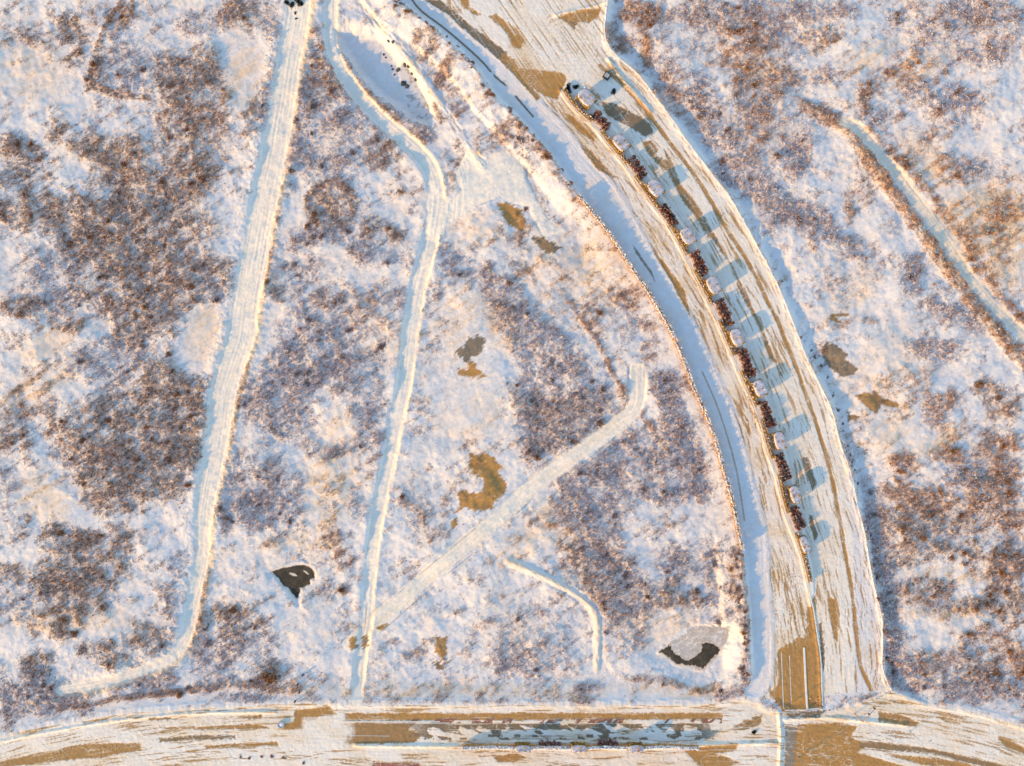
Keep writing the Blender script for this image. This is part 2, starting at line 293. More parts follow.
tsw = np.sin(swirl_r * 1.3 + 7 * fbm(PX / 26, PY / 26, 3, 97)) * .35 + .4 * fbm(PX / 3, PY / 3, 2, 98)
track = np.where(sd_road < sd_cross, trk, trc)
track = track * (1 - sw) + tsw * sw
H += (onr + onc).clip(0, 1) * (0.055 * track + 0.05 * fbm(PX / 4, PY / 4, 3, 99)) + onp * 0.05 * fbm(sL1 / 2, uL1 / 60, 3, 92)
ridge(dL1, 2.5, 0.12, uL1, 84, .8)
ridge(np.maximum(np.abs(sK1 + 1.5), dK1 - 3), 1.3, 0.3, uK1, 85, .4)
ridge(dR2, 3.5, 0.3, uR2, 86, 1.0)
dCT, _, uCTE = line_field(CT, 12); ridge(np.maximum(0, dCT - 2), 3.0, 0.25, uCTE, 87, .8)
CROSSR = [[(778,712),(780,735),(779,768),(780,830)], [(783,718.5),(825,716.5),(862,720),(905,724)], [(356,744.5),(500,746),(640,747),(700,744),(776,742)], [(0,741),(60,729),(130,718),(205,712),(275,711)], [(555,16),(590,8),(612,2)], [(608,60),(622,80),(650,112)]]
for k, c in enumerate(CROSSR):
    d, _, u = line_field(c, 16); ridge(d, 1.7, 0.5, u, 100 + k, .5)
# median plinth
K2 = [(568,84),(593,104),(612,126),(629,149),(648,175),(662,197),(680,222),(692,240),(706,266),(719,291),(731,316),(742,341),(753,367),(764,394),(774,420),(781,441),(789,468),(796,497),(801,522),(806,545),(812,573),(814,592)]
med = poly_field(sp(K1[:24]) + sp(K2)[::-1], 12)
mmed = 1 - ss(-1.2, .6, med)
H += 0.25 * mmed
med2 = poly_field([(500,740),(560,740),(645,740.5),(660,742),(645,746),(500,746)], 8); mmed2 = 1 - ss(-1, .6, med2); H += .25 * mmed2

# ------------------------------------------------------------------ bare ground (asphalt, soil)
bare = np.zeros(PX.shape, np.float32); tone = np.zeros(PX.shape, np.float32)
streak_n = fbm(ua / 9 , va / 2.2, 3, 110, .6)
def patch(pts, t=0.0, soft=1.8, amt=1.0, ragged=2.8, kind='road', fill=0.1):
    f = poly_field(pts, 10, (JX, JY))
    n = np.where(kind == 'road', track, streak_n) if kind != 'road' else track
    m = (1 - ss(-soft, soft, f + ragged * n)) * amt * (1 - ss(.45, .75, n) * fill * 6)
    bare[:] = np.maximum(bare, np.clip(m, 0, 1)); tone[:] = np.where(m > .3, t, tone)
# soil in the fields
E = 'earth'
patch([(469,335.5),(473,339),(477,334),(486,340),(482,349),(478,355.6),(471,356),(469,362),(465,364),(462,357),(454.5,355),(457.5,348),(464,347),(467,340)], .27, kind=E)
patch([(469,361),(476,363),(476,368),(486,375.7),(479,377.6),(469,377.6),(457.5,373),(457.5,369),(464,369),(468,368)], 0, kind=E)
patch([(469,452),(479.6,457),(484,452),(491,455.7),(504,468),(498,472.6),(505.7,483),(507,491),(500.5,497.4),(494,501),(492.7,509),(486,510.5),(473,511),(462.6,506.6),(461,510.5),(455,513),(458.7,508),(460,501),(456,492),(465,490),(470.5,493.5),(481,492),(485,483),(483.5,479),(474,474),(469,467)], 0, kind=E)
patch([(450,522),(456,518),(457,525),(453,529)], 0, kind=E)
patch([(497,203),(508,203),(520,210),(526,222),(522,232),(512,226),(503,218)], 0, kind=E)
patch([(531,237),(542,236),(553,243),(563,248),(555,253),(545,253)], .2, kind=E)
patch([(822,348.6),(827,342),(836,344.7),(843,351),(848,355),(845,359),(858.6,369),(855,375),(843,377),(833.5,370.5),(827,363),(822.5,355)], .26, ragged=1.2, kind=E)
patch([(856,395.6),(865,392.5),(873,394),(874,390),(882,397),(899,403.4),(898,408),(888,406.6),(879,402),(880.5,408),(877,414.4),(869.6,410)], .08, ragged=.7, kind=E)
patch([(848,412),(860,417.5),(849,421)], .1, kind=E)
patch([(830,314),(849,313),(849,316),(836,317),(843,323.5),(830,320)], .08, ragged=.8, kind=E)
patch([(349,638),(356,637),(358,649),(350,650)], .05, kind=E); patch([(361,637),(368,636),(368,646),(362,651)], .05, kind=E); patch([(376,627),(387,624),(383,631),(378,631)], .05, kind=E)
patch([(436,638),(447,638),(446,655),(441,660),(435,652)], .05, kind=E); patch([(433,664),(440,663),(445,671),(437,671)], .25, kind=E)
# asphalt, curved road; the darker tones paint shade into its colour
for pts, t in [
 ([(423,0),(440,0),(455,12),(470,25),(490,40),(507,53),(510,60),(499,60),(475,40),(448,16)], .25),
 ([(375,-60),(400,-60),(440,0),(423,0)], .25),
 ([(503,54),(515,60),(520,72),(530,85),(541,98),(537,101),(512,74),(499,60)], .02),
 ([(496,14),(507,23),(525,40),(521,49),(514,45),(510,38),(500,27),(488,17)], .0), ([(455,-10),(466,-10),(470,8),(482,15),(476,17),(464,8)], .0),
 ([(508,22),(518,32),(524,42),(520,50),(512,46),(508,36)], .0), ([(514,68),(537,70),(562,73),(567,80),(557,100),(545,97),(530,86)], .0),
 ([(563,112),(573,116),(592,135),(599,144),(590,140),(575,128)], .0), ([(580,147),(590,150),(603,165),(617,178),(612,177),(597,170)], .05),
 ([(653,252),(662,260),(684,290),(688,305),(691,318),(684,307),(667,275)], .0), ([(632,244),(640,255),(651,272),(655,281),(646,268),(636,254)], .3),
 ([(557,17),(580,11),(601,9),(598,18),(588,24),(580,22),(572,28)], .02), ([(570,22),(578,24),(574,30)], .2),
 ([(797,637),(804,638),(807,624),(807,606),(812,606),(820,658),(822.5,707),(801,710),(783,711),(770,694),(778,684),(778,669),(777,652.5),(782,646),(793,641.5)], .0),
 ([(782,712),(824,710),(819,716),(790,717)], .25),  # dark tone stands in for the shade on this strip
 ([(600,102),(612,103),(630,112),(642,118),(650,125),(653,133),(645,137),(630,128),(615,120),(607,115)], .2),
 ([(642,142),(651.5,141),(658,150.6),(654,156),(666.6,160),(664,150),(668,155),(673,164),(680,183.5),(692.7,198.6),(701,212),(712,231.5),(722,247),(726,257),(731,264),(738,279),(748,297),(753,309),(760,323),(763,332),(771,349),(777,364),(784,379),(779.6,375),(774,362.5),(768.6,358),(764.5,346),(757,325),(748,309),(741,295.5),(735,277.6),(728.6,262.5),(722,253),(715,243),(705,234),(695.5,216.4),(684.5,204),(675,187.6),(666.6,171),(657,164),(647.5,153)], .12),
 ([(800,457),(808,457),(816,485),(812,491),(806,475)], .2), ([(808,514),(812,516),(817,535),(814,541),(811,530)], .2),
 ([(827,596),(836,600),(838,624),(837,642),(832,636),(830,620)], .02), ([(818,624),(821,622),(824,650),(823,672),(820,650)], .25),
 # cross road, with some of its shade painted in as darker tones
 ([(345,712.5),(450,712.5),(600,712.5),(722,712.5),(722,718.5),(600,719),(450,720),(346,720)], .0),
 ([(342,722.5),(418,722.5),(408,729),(424,733),(414,742),(345,743)], .10),
 ([(296,709),(316.6,707.6),(327.6,703.5),(337,714),(319,716),(315,724),(294.6,729.6),(283.7,728),(285,723.4),(294.6,721)], .02),
 ([(150,727),(200,726),(250,723),(262,724),(270,728),(240,728),(200,729)], .05), ([(160,738),(200,734.5),(236,735),(236,738),(200,739.5),(160,741)], .2),
 ([(204,745),(277,741),(279,745),(208,748)], .02), ([(-20,768),(5,760),(60,748),(87,743),(142,742.6),(141,749),(101,757),(80,758),(30,764)], .05),
 ([(684,750),(712,744),(737,742),(736,750),(716,753),(740,762),(720,768),(700,766)], .02), ([(728,729),(745,720),(762,714),(760,724),(740,731)], .1),
 ([(494,756),(512,753),(528,756),(515,762),(498,761)], .02), ([(150,717),(172,716.5),(172,719),(150,719.5)], .2), ([(240,716),(262,714),(262,718),(242,718)],.1),
 ([(793.5,727),(799,723.4),(838,722),(857,726),(850,737),(868,744),(856,752),(884,760),(905,766),(940,780),(940,830),(793,830)], .0), ([(785,724),(796,724),(794,745),(795,830),(784,830)], .3),  # second outline paints shade down the left edge
 ([(878,711),(900,714),(918,722),(916,726),(900,724),(878,720)], .05), ([(935,716),(948,717),(962,722),(950,723)], .0), ([(996,736),(1010,740),(1030,750),(1090,775),(1090,782),(1030,756),(1005,746)], .05),
 ([(858,741),(884,742),(932,748),(966,756),(1000,764),(1060,785),(1060,790),(998,769),(960,760),(930,753),(884,749),(860,746)], .15),
 ([(884,753),(930,757),(966,763),(1000,772),(960,768),(920,764)], .02),
 ([(372,762),(420,762),(420,790),(372,790)], 1.0),
]:
    patch(pts, t, soft=1.1, ragged=1.5)
# brick red shoulder between the snow tongues
tongue = fbm((PX + PY * .8) / 9, PY / 14, 2, 120)
m = ss(.0, .15, tongue) * ((PY > 718) & (PY < 722.5) & (PX > 395) & (PX < 722)); bare = np.maximum(bare, m * .9); tone = np.where(m > .4, .95, tone)
# teeth of asphalt beyond it, their shade painted in as a dark tone
tooth = fbm((PX - PY * 1.1) / 15, PY / 10, 3, 123)
m = ss(.02, .14, np.maximum(tooth + .45 * (1 - ss(723, 733, PY)) - .12, (np.abs(PY - 735.5 - 2.5 * (pn(PX / 40, PY / 40, 231) > 0)) < 1.3) * (pn(PX / 9, 0 * PY, 230) - .05))) * ss(722.5, 723.5, PY) * (1 - ss(738, 741, PY)) * ss(385, 440, PX) * (1 - ss(690, 735, PX)); bare = np.maximum(bare, m); tone = np.where(m > .4, .22, tone)
# worn wheel lines
lane_w = onr * (sK1 < -1) * (dK1 < 70) * (sL1 > 1)
m = lane_w * ss(-.05, .45, trk + .3 * fbm(PX / 40, PY / 40, 2, 130) + .3 * fbm((sK1 + .5 * wk) / 1.1, uK1 / 45, 2, 251)) * .85
lane_e = onr * (med > 2) * (sK1 > 0) * (dK1 < 100)
m = np.maximum(m, lane_e * ss(-.02, .5, trk + .2 * fbm(PX / 30, PY / 30, 2, 133)) * .8)
m = np.maximum(m, onc * ss(.05, .5, trc + .25 * fbm(PX / 60, PY / 14, 2, 136)) * .8)
m = np.maximum(m, onr * (1 - ss(1.2, 2.8, dR1 + edge * .4)) * (1.0 - .3 * ss(.1, .5, fbm(uR2 / 22, sR1 / 1.5, 3, 139))) )
m = np.maximum(m, (onr * sw + onr * ((PY < 75) & (dK1 > 25))) .clip(0, 1) * ss(.0, .5, track + .7 * fbm(PX / 25, PY / 25, 3, 175)) * (.8 - .55 * sw))
slush = (.34 + .30 * track) * ss(-.5, .3, fbm(PX / 35, PY / 35, 3, 205))
slushA = np.clip((.55 + .55 * track) * ss(-.6, .3, fbm(PX / 35, PY / 35, 3, 205)), 0, 1) * np.maximum(lane_w, np.maximum(lane_e * .5, onc * .8)) * ss(-.6, .2, fbm(PX / 60, PY / 40, 3, 220))
m = np.maximum(m, .6 * slush * np.maximum(lane_w, np.maximum(lane_e * .75, onc * .8)))
m *= (1 - mmed)
tone = np.where((m > bare), .03, tone); bare = np.maximum(bare, m)
tan = np.zeros(PX.shape, np.float32)
for cx, cy, rx, ry, rot, d in [(992,228,52,48,0,.7),(930,165,40,22,50,.4),(870,55,34,14,-25,.4),(915,70,36,12,-25,.4),(1000,265,34,24,20,.5),(560,265,50,40,40,.3),(470,225,40,20,20,.3),(600,270,40,50,40,.35),(460,315,26,34,0,.25),(500,320,16,30,-20,.6),(330,480,28,60,10,.4),(300,545,40,14,0,.3),(660,625,60,22,0,.3),(520,630,50,30,30,.15),(40,385,50,16,-30,.4),(45,345,40,14,-30,.35),(40,495,30,22,35,.45),(70,620,60,14,0,.35),(245,75,22,38,0,.35),(205,335,18,34,0,.35),(560,520,26,30,40,.4),(520,545,30,16,-40,.3),(470,420,40,40,0,.2),(850,290,30,24,-30,.3),(880,380,50,30,-30,.25),(890,430,30,24,0,.3),(940,440,26,12,-30,.5),(960,575,50,8,0,.35),(950,615,60,8,0,.35),(380,340,50,30,30,.25),(700,110,20,20,0,.25),(760,70,20,30,0,.25),(100,150,40,14,0,.2),(30,70,40,30,30,.25),(480,170,40,22,0,.3),(440,690,180,8,0,.3),(680,690,60,6,0,.4)]:
    R_ = max(rx, ry) * 1.7; w = win(cx - R_, cy - R_, cx + R_, cy + R_); c, s_ = math.cos(math.radians(rot)), math.sin(math.radians(rot)); x = WX[w] - cx; y = WY[w] - cy
    e = np.hypot((x * c + y * s_) / rx, (-x * s_ + y * c) / ry) + .25 * EN[w]
    tan[w] = np.maximum(tan[w], 1.6 * d * (1 - ss(.3, 1.5, e)))
tan = np.clip(tan * (.75 + 1.1 * dst + .4 * mid), 0, .8) + .7 * np.exp(-(dRG / 3.5) ** 2) * (.5 + mid).clip(0, 1) + .5 * np.exp(-(dP4 / 3) ** 2)
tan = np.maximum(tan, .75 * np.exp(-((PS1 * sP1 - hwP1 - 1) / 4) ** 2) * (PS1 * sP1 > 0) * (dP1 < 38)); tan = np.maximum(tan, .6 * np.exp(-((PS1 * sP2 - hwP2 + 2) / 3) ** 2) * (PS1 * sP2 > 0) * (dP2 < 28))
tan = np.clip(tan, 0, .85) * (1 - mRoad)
packed = np.maximum.reduce([mP1, mP2, mP3, mP5 * .8, .8 * (onr * (sL1 > 4)), .8 * onc]) * .9  # on the apron this pale snow tone also stands in for sunlight
slushA = np.maximum.reduce([slushA, mP5 * .35, mP1 * .16 * ss(-.3, .4, fbm(sP1 / 2, uP1 / 60, 2, 210)), mP3 * .3 * ss(-.2, .4, fbm(sP3 / 2, uP3 / 60, 2, 212)), .55 * (1 - ss(0, 4, water_br)) , .5 * (1 - ss(0, 3, water_l)), np.exp(-((dP5R) / 5) ** 2) * .4])
# thin shoe/bike lines on the pavement
dd, _, _ = line_field([(400,-20),(418,8),(442,27),(460,42),(482,62),(494,76),(508,88),(520,102),(533,117)], 8)
m = onp * (1 - ss(.5, 1.5, dd)) * ss(-.45, -.2, pn(PX / 14, PY / 14, 141)); bare = np.maximum(bare, m); tone = np.where(m > .4, .25, tone)
dd, _, _ = line_field([(702,372),(716,404),(728,440),(737,475),(744,520)], 8)
m = onp * (1 - ss(.5, 1.3, dd)) * .6; bare = np.maximum(bare, m)
# mud and reeds showing on the tracks
for pts_, hw_ in (([(398,594),(437,560),(476,528)], .8), ([(352,650),(378,634),(404,612),(444,577),(484,544),(512,518),(540,494),(567,474),(592,456),(616,437)], .9), ([(362,650),(364,630),(367,600)], .8)):
    dd, _, _ = line_field(pts_, 8); m = (1 - ss(hw_ * .4, hw_ * 1.4, dd)) * ss(-.6, .1, pn(PX / 30, PY / 30, 143)); bare = np.maximum(bare, .42 * m); tone = np.where(m > .3, .5, tone)
# water / ice levels
rg = 1.6 * fbm(PX / 5, PY / 5, 3, 240); water_br = water_br + rg; ice_br = ice_br + 1.3 * rg
def level(sd, z_off, rim):
    """flat water surface at the mean height of its outline"""
    m = sd < 0
    z = float(np.mean(H[m])) + z_off
    k = 1 - ss(0, rim, sd)
    return z, k
HW = H.copy()
zl, kl = level(water_l, -.15, 3); zb, kb = level(ice_br, -.15, 4); zs, ks = level(ice_side, -.1, 4)
for z, k in ((zl, kl), (zb, kb), (zs, ks)): H = H * (1 - k) + z * k
m = (1 - ss(0, 1.5, water_l)); isl = np.minimum(np.hypot((PX - 292 + (PY - 575.5) * .9 - 0) / 5.5, (PY - 575.5 - (PX - 292) * .4) / 1.5), np.hypot((PX - 305) / 3.2, (PY - 573.5 - (PX - 305) * .7) / 1.0)); bare = np.maximum(bare, m * ss(.7, 1.2, isl)); tone = np.where(m > .3, .58, tone)
m = (1 - ss(-.6, .6, water_br)); tone = np.where(m > .4, .58, tone); bare = np.maximum(bare, m)
m2 = (1 - ss(-1, 1, ice_br)) * (1 - m) * (.62 + .25 * fbm(PX / 10, PY / 10, 4, 152) - .45 * (np.abs(np.mod(ice_br + 40 + 1.2 * fbm(PX / 14, PY / 14, 2, 241), 5.5) - 2.7) < .5) * (ice_br < 0)); tone = np.where((m2 > .3) & (m < .4), .4, tone); bare = np.maximum(bare, .8 * m2)
m = (1 - ss(-1, 2, ice_side)) * ss(-.1, .4, fbm(PX / 7, PY / 7, 3, 154)); tone = np.where(m > .3, .5, tone); bare = np.maximum(bare, .45 * m)

bare = np.where((PX > 296) & (PX < 372) & (PY > 716) & (PY < 750), bare * (1 - .9 * (1 - ss(18, 34, np.hypot(PX - 326, (PY - 732) * 1.3) + 9 * EN))), bare)
# tyre lines of packed snow across the bare asphalt
ln1 = fbm(sK1 / 3.5, uK1 / 130, 2, 160); ln2 = fbm(sCT / 3.5, uCT / 140, 2, 163); ln3 = fbm(PX / 26, PY / 20, 2, 166); ln4 = fbm((PX + PY) / 30, (PX - PY) / 18, 2, 169)
lines = np.maximum(1 - ss(.02, .085, np.abs(np.where(sd_road < sd_cross, ln1, ln2))), (1 - ss(.012, .045, np.abs(ln3))) * .8)
lines = np.maximum(lines, (1 - ss(.012, .04, np.abs(ln4))) * .8)
keep = 1 - .8 * np.maximum(poly_field([(772,650),(820,640),(822,706),(776,706)], 4) < 0, poly_field([(345,722),(445,722),(445,743),(345,743)], 4) < 0)
bare *= 1 - (onr + onc).clip(0, 1) * lines * .62 * keep * ss(-.35, .1, fbm(PX / 45, PY / 45, 2, 172))
# bare asphalt sits a little lower than the snow on it
H -= 0.10 * bare * (onr + onc).clip(0, 1)
fade = ss(0, 34, np.minimum.reduce([PX - X0, X1 - PX, PY - Y0, Y1 - PY]))
H = (H * fade).astype(np.float32)
veg = veg.astype(np.float32)

def at(px, py):
    return np.array([(px - 512) * S, (383 - py) * S])
def zat(px, py):
    fx = np.clip((np.asarray(px, float) - X0) / STEP, 0, NX - 1.001); fy = np.clip((np.asarray(py, float) - Y0) / STEP, 0, NY - 1.001)
    i = fx.astype(int); j = fy.astype(int); u = fx - i; v = fy - j
    return (H[j, i] * (1 - u) + H[j, i + 1] * u) * (1 - v) + (H[j + 1, i] * (1 - u) + H[j + 1, i + 1] * u) * v
def fat(F, px, py):
    i = np.clip(((np.asarray(px) - X0) / STEP).astype(int), 0, NX - 1); j = np.clip(((np.asarray(py) - Y0) / STEP).astype(int), 0, NY - 1)
    return F[j, i]

# ------------------------------------------------------------------ materials
def new_mat(name):
    m = bpy.data.materials.new(name); m.use_nodes = True
    nt = m.node_tree; nt.nodes.clear()
    o = nt.nodes.new('ShaderNodeOutputMaterial'); b = nt.nodes.new('ShaderNodeBsdfPrincipled')
    nt.links.new(b.outputs[0], o.inputs[0]); b.inputs['Roughness'].default_value = .8
    b.inputs['Specular IOR Level'].default_value = .25
    return m, nt, b
def node(nt, t, **kw):
    n = nt.nodes.new(t)
    for k, v in kw.items():
        if k.startswith('i_'): n.inputs[k[2:]].default_value = v
        else: setattr(n, k, v)
    return n
def ramp(nt, fac, stops, interp='LINEAR'):
    r = nt.nodes.new('ShaderNodeValToRGB'); r.color_ramp.interpolation = interp
    el = r.color_ramp.elements
    while len(el) < len(stops): el.new(.5)
    for e, (p, c) in zip(el, stops): e.position = p; e.color = (*c, 1) if len(c) == 3 else c
    nt.links.new(fac, r.inputs[0]); return r.outputs[0]
def mix(nt, fac, a, b, mode='MIX'):
    n = nt.nodes.new('ShaderNodeMix'); n.data_type = 'RGBA'; n.blend_type = mode
    for s_, v in ((n.inputs[0], fac), (n.inputs[6], a), (n.inputs[7], b)):
        if hasattr(v, 'is_linked'): nt.links.new(v, s_)
        else: s_.default_value = v if not isinstance(v, tuple) else (*v, 1)
    return n.outputs[2]
def mth(nt, op, a, b=0.0):
    n = nt.nodes.new('ShaderNodeMath'); n.operation = op
    for s_, v in ((n.inputs[0], a), (n.inputs[1], b)):
        if hasattr(v, 'is_linked'): nt.links.new(v, s_)
        else: s_.default_value = v
    return n.outputs[0]
def noise(nt, scale, detail=4, rough=.6, vec=None, dist=0.0):
    n = nt.nodes.new('ShaderNodeTexNoise'); n.inputs['Scale'].default_value = scale; n.inputs['Detail'].default_value = detail
    n.inputs['Roughness'].default_value = rough; n.inputs['Distortion'].default_value = dist
    if vec is None:
        tc = nt.nodes.new('ShaderNodeNewGeometry'); vec = tc.outputs['Position']
    nt.links.new(vec, n.inputs['Vector']); return n.outputs[0]
def attr(nt, name):
    n = nt.nodes.new('ShaderNodeAttribute'); n.attribute_name = name; return n.outputs['Fac']

def ground_material():
    m, nt, b = new_mat('snowy ground')
    n1 = noise(nt, .55, 5, .65); n2 = noise(nt, 2.6, 3, .6); n3 = noise(nt, .09, 4, .6)
    snow = ramp(nt, n1, [(.3, (.635, .595, .555)), (.7, (.73, .69, .64))])
    snow = mix(nt, ramp(nt, n3, [(.5, (0, 0, 0)), (.75, (.16, .16, .16))]), snow, (.62, .52, .42))
    gp = nt.nodes.new('ShaderNodeNewGeometry'); mp = nt.nodes.new('ShaderNodeMapping'); mp.vector_type = 'TEXTURE'
    nt.links.new(gp.outputs['Position'], mp.inputs['Vector']); mp.inputs['Rotation'].default_value = (0, 0, math.radians(SUN_AZ)); mp.inputs['Scale'].default_value = (5, 1, 1)
    st = noise(nt, .35, 6, .68, mp.outputs[0], .4)
    snow = mix(nt, ramp(nt, mth(nt, 'ADD', mth(nt, 'MULTIPLY', st, .6), mth(nt, 'MULTIPLY', noise(nt, .045, 4, .6), .4)), [(.46, (0, 0, 0)), (.62, (.42, .42, .42))]), snow, (.72, .575, .44))
    snow = mix(nt, attr(nt, 'tan'), snow, (.76, .52, .29))
    snow = mix(nt, attr(nt, 'packed'), snow, mix(nt, n2, (.80, .70, .55), (.87, .77, .62)))
    snow = mix(nt, mth(nt, 'MULTIPLY', attr(nt, 'slush'), .8), snow, (.68, .45, .19))
    litter = mix(nt, attr(nt, 'frosty'), (.54, .32, .17), (.56, .45, .42))
    litter = mix(nt, attr(nt, 'rusty'), litter, (.48, .24, .11))
    litter = mix(nt, ramp(nt, n2, [(.35, (0, 0, 0)), (.7, (.6, .6, .6))]), litter, (.13, .08, .055))
    vf = mth(nt, 'MULTIPLY', attr(nt, 'veg'), 1.25)
    vf = mth(nt, 'ADD', vf, mth(nt, 'MULTIPLY', mth(nt, 'SUBTRACT', n2, .5), 1.3))
    vf = ramp(nt, mth(nt, 'MULTIPLY', vf, attr(nt, 'veggate')), [(.18, (0, 0, 0)), (1.0, (.66, .66, .66))])
    c = mix(nt, vf, snow, litter)
    bc = ramp(nt, attr(nt, 'tone'), [(0, (.45, .235, .066)), (.25, (.19, .15, .10)), (.42, (.40, .345, .27)), (.58, (.04, .032, .02)), (.9, (.30, .12, .06)), (1, (.30, .10, .06))])  # second stop: grey soil, and asphalt with shade painted in
    bc = mix(nt, mth(nt, 'MULTIPLY', ramp(nt, noise(nt, .8, 5, .7), [(.4, (0, 0, 0)), (.7, (.55, .55, .55))]), mth(nt, 'LESS_THAN', attr(nt, 'tone'), .3)), bc, (.20, .12, .05))
    bc = mix(nt, mth(nt, 'MULTIPLY', ramp(nt, noise(nt, .5, 5, .7), [(.45, (0, 0, 0)), (.7, (.7, .7, .7))]), mth(nt, 'GREATER_THAN', attr(nt, 'tone'), .52)), bc, (.13, .10, .065))
    bf = mth(nt, 'ADD', attr(nt, 'bare'), mth(nt, 'MULTIPLY', mth(nt, 'SUBTRACT', noise(nt, 1.7, 5, .7), .5), 1.0))
    bf = ramp(nt, mth(nt, 'MULTIPLY', bf, mth(nt, 'GREATER_THAN', attr(nt, 'bare'), .04)), [(.18, (0, 0, 0)), (.5, (.62, .62, .62)), (.9, (1, 1, 1))])
    c = mix(nt, bf, c, bc)
    nt.links.new(c, b.inputs['Base Color'])
    bp = nt.nodes.new('ShaderNodeBump'); bp.inputs['Strength'].default_value = 1.0; bp.inputs['Distance'].default_value = .26
    hgt = mth(nt, 'ADD', mth(nt, 'MULTIPLY', noise(nt, 1.1, 5, .7), ramp(nt, noise(nt, .12, 3, .6), [(.35, (.15, .15, .15)), (.65, (.9, .9, .9))])), mth(nt, 'MULTIPLY', vf, .8))
    nt.links.new(hgt, bp.inputs['Height']); nt.links.new(bp.outputs[0], b.inputs['Normal'])
    b.inputs['Roughness'].default_value = .75
    return m
M_GROUND = ground_material()

def tuft_material():
    m, nt, b = new_mat('dry twigs')
    c = ramp(nt, attr(nt, 'tone'), [(0, (.13, .07, .04)), (.25, (.37, .165, .06)), (.45, (.64, .31, .11)), (.6, (.38, .28, .26)), (.8, (.62, .55, .50)), (1, (.80, .80, .82))])
    nt.links.new(c, b.inputs['Base Color']); b.inputs['Roughness'].default_value = .9
    return m
M_TUFT = tuft_material()
def simple(name, col, rough=.8, var=.35, scale=3.0, metal=0.0, bump=0.0):
    m, nt, b = new_mat(name)
    n = noise(nt, scale, 4, .65)
    d = tuple(x * (1 - var) for x in col); l = tuple(min(1, x * (1 + var)) for x in col)
    nt.links.new(ramp(nt, n, [(.3, d), (.7, l)]), b.inputs['Base Color'])
    b.inputs['Roughness'].default_value = rough; b.inputs['Metallic'].default_value = metal
    if bump:
        bp = nt.nodes.new('ShaderNodeBump'); bp.inputs['Distance'].default_value = bump; nt.links.new(n, bp.inputs['Height']); nt.links.new(bp.outputs[0], b.inputs['Normal'])
    return m
M_CRUST = simple('twiggy snow crust', (.50, .475, .49), .85, .3, 1.6, 0, .12)
M_SNOW = simple('snow cap', (.80, .80, .82), .7, .05, 2, 0, .08)
M_STEEL = simple('galvanised steel', (.42, .43, .44), .45, .15, 6, .6)
M_LENS = simple('lamp glass', (.75, .74, .70), .25, .05)
M_CONC = simple('concrete', (.40, .38, .35), .9, .2, 4, 0, .03)
M_ROCK = simple('wet rock', (.075, .07, .065), .8, .5, 1.5, 0, .1)
M_RUST = simple('rusty painted steel', (.36, .17, .08), .6, .3, 5)
M_DARK = simple('dark paint', (.045, .048, .05), .5, .2, 5)
M_PAINT = simple('worn road paint', (.72, .68, .60), .8, .2, 4)

def leaf_mat(name, stops):
    m, nt, b = new_mat(name)
    nt.links.new(ramp(nt, attr(nt, 'tone'), stops), b.inputs['Base Color']); b.inputs['Roughness'].default_value = .85
    return m
M_RED = leaf_mat('red leaves', [(0, (.15, .05, .035)), (.5, (.38, .11, .06)), (.78, (.46, .19, .09)), (1, (.80, .79, .80))])
M_YEL = leaf_mat('yellow leaves', [(0, (.22, .10, .02)), (.5, (.46, .25, .05)), (.85, (.58, .36, .09)), (1, (.75, .74, .76))])
M_GRN = leaf_mat('dark evergreen leaves', [(0, (.018, .022, .016)), (.6, (.045, .05, .032)), (.9, (.09, .085, .05)), (1, (.7, .7, .72))])
M_HDG = leaf_mat('orange hedge leaves', [(0, (.50, .26, .09)), (.5, (.70, .39, .15)), (.85, (.80, .54, .27)), (1, (.80, .79, .78))])

# ------------------------------------------------------------------ mesh helpers
def mesh_np(name, V, F, attrs=None, mat=None, smooth=False):
    V = np.asarray(V, np.float32); F = np.asarray(F, np.int32); k = F.shape[1]
    me = bpy.data.meshes.new(name)
    me.vertices.add(len(V)); me.vertices.foreach_set('co', V.ravel())
    me.loops.add(F.size); me.loops.foreach_set('vertex_index', F.ravel())
    me.polygons.add(len(F)); me.polygons.foreach_set('loop_start', np.arange(0, F.size, k, dtype=np.int32))
    me.polygons.foreach_set('use_smooth', np.full(len(F), smooth, bool))
    me.update(calc_edges=True)
    for n, a in (attrs or {}).items():
        at_ = me.attributes.new(n, 'FLOAT', 'POINT'); at_.data.foreach_set('value', np.ascontiguousarray(a, np.float32).ravel())
    if mat: me.materials.append(mat)
    return me
def link(name, me, parent=None, loc=(0, 0, 0), rz=0.0):
    o = bpy.data.objects.new(name, me); COL.objects.link(o)
    o.location = loc; o.rotation_euler = (0, 0, rz)
    if parent: o.parent = parent
    return o
def tag(o, label=None, cat=None, group=None, kind=None):
    if label: o['label'] = label
    if cat: o['category'] = cat
    if group: o['group'] = group
    if kind: o['kind'] = kind
    return o
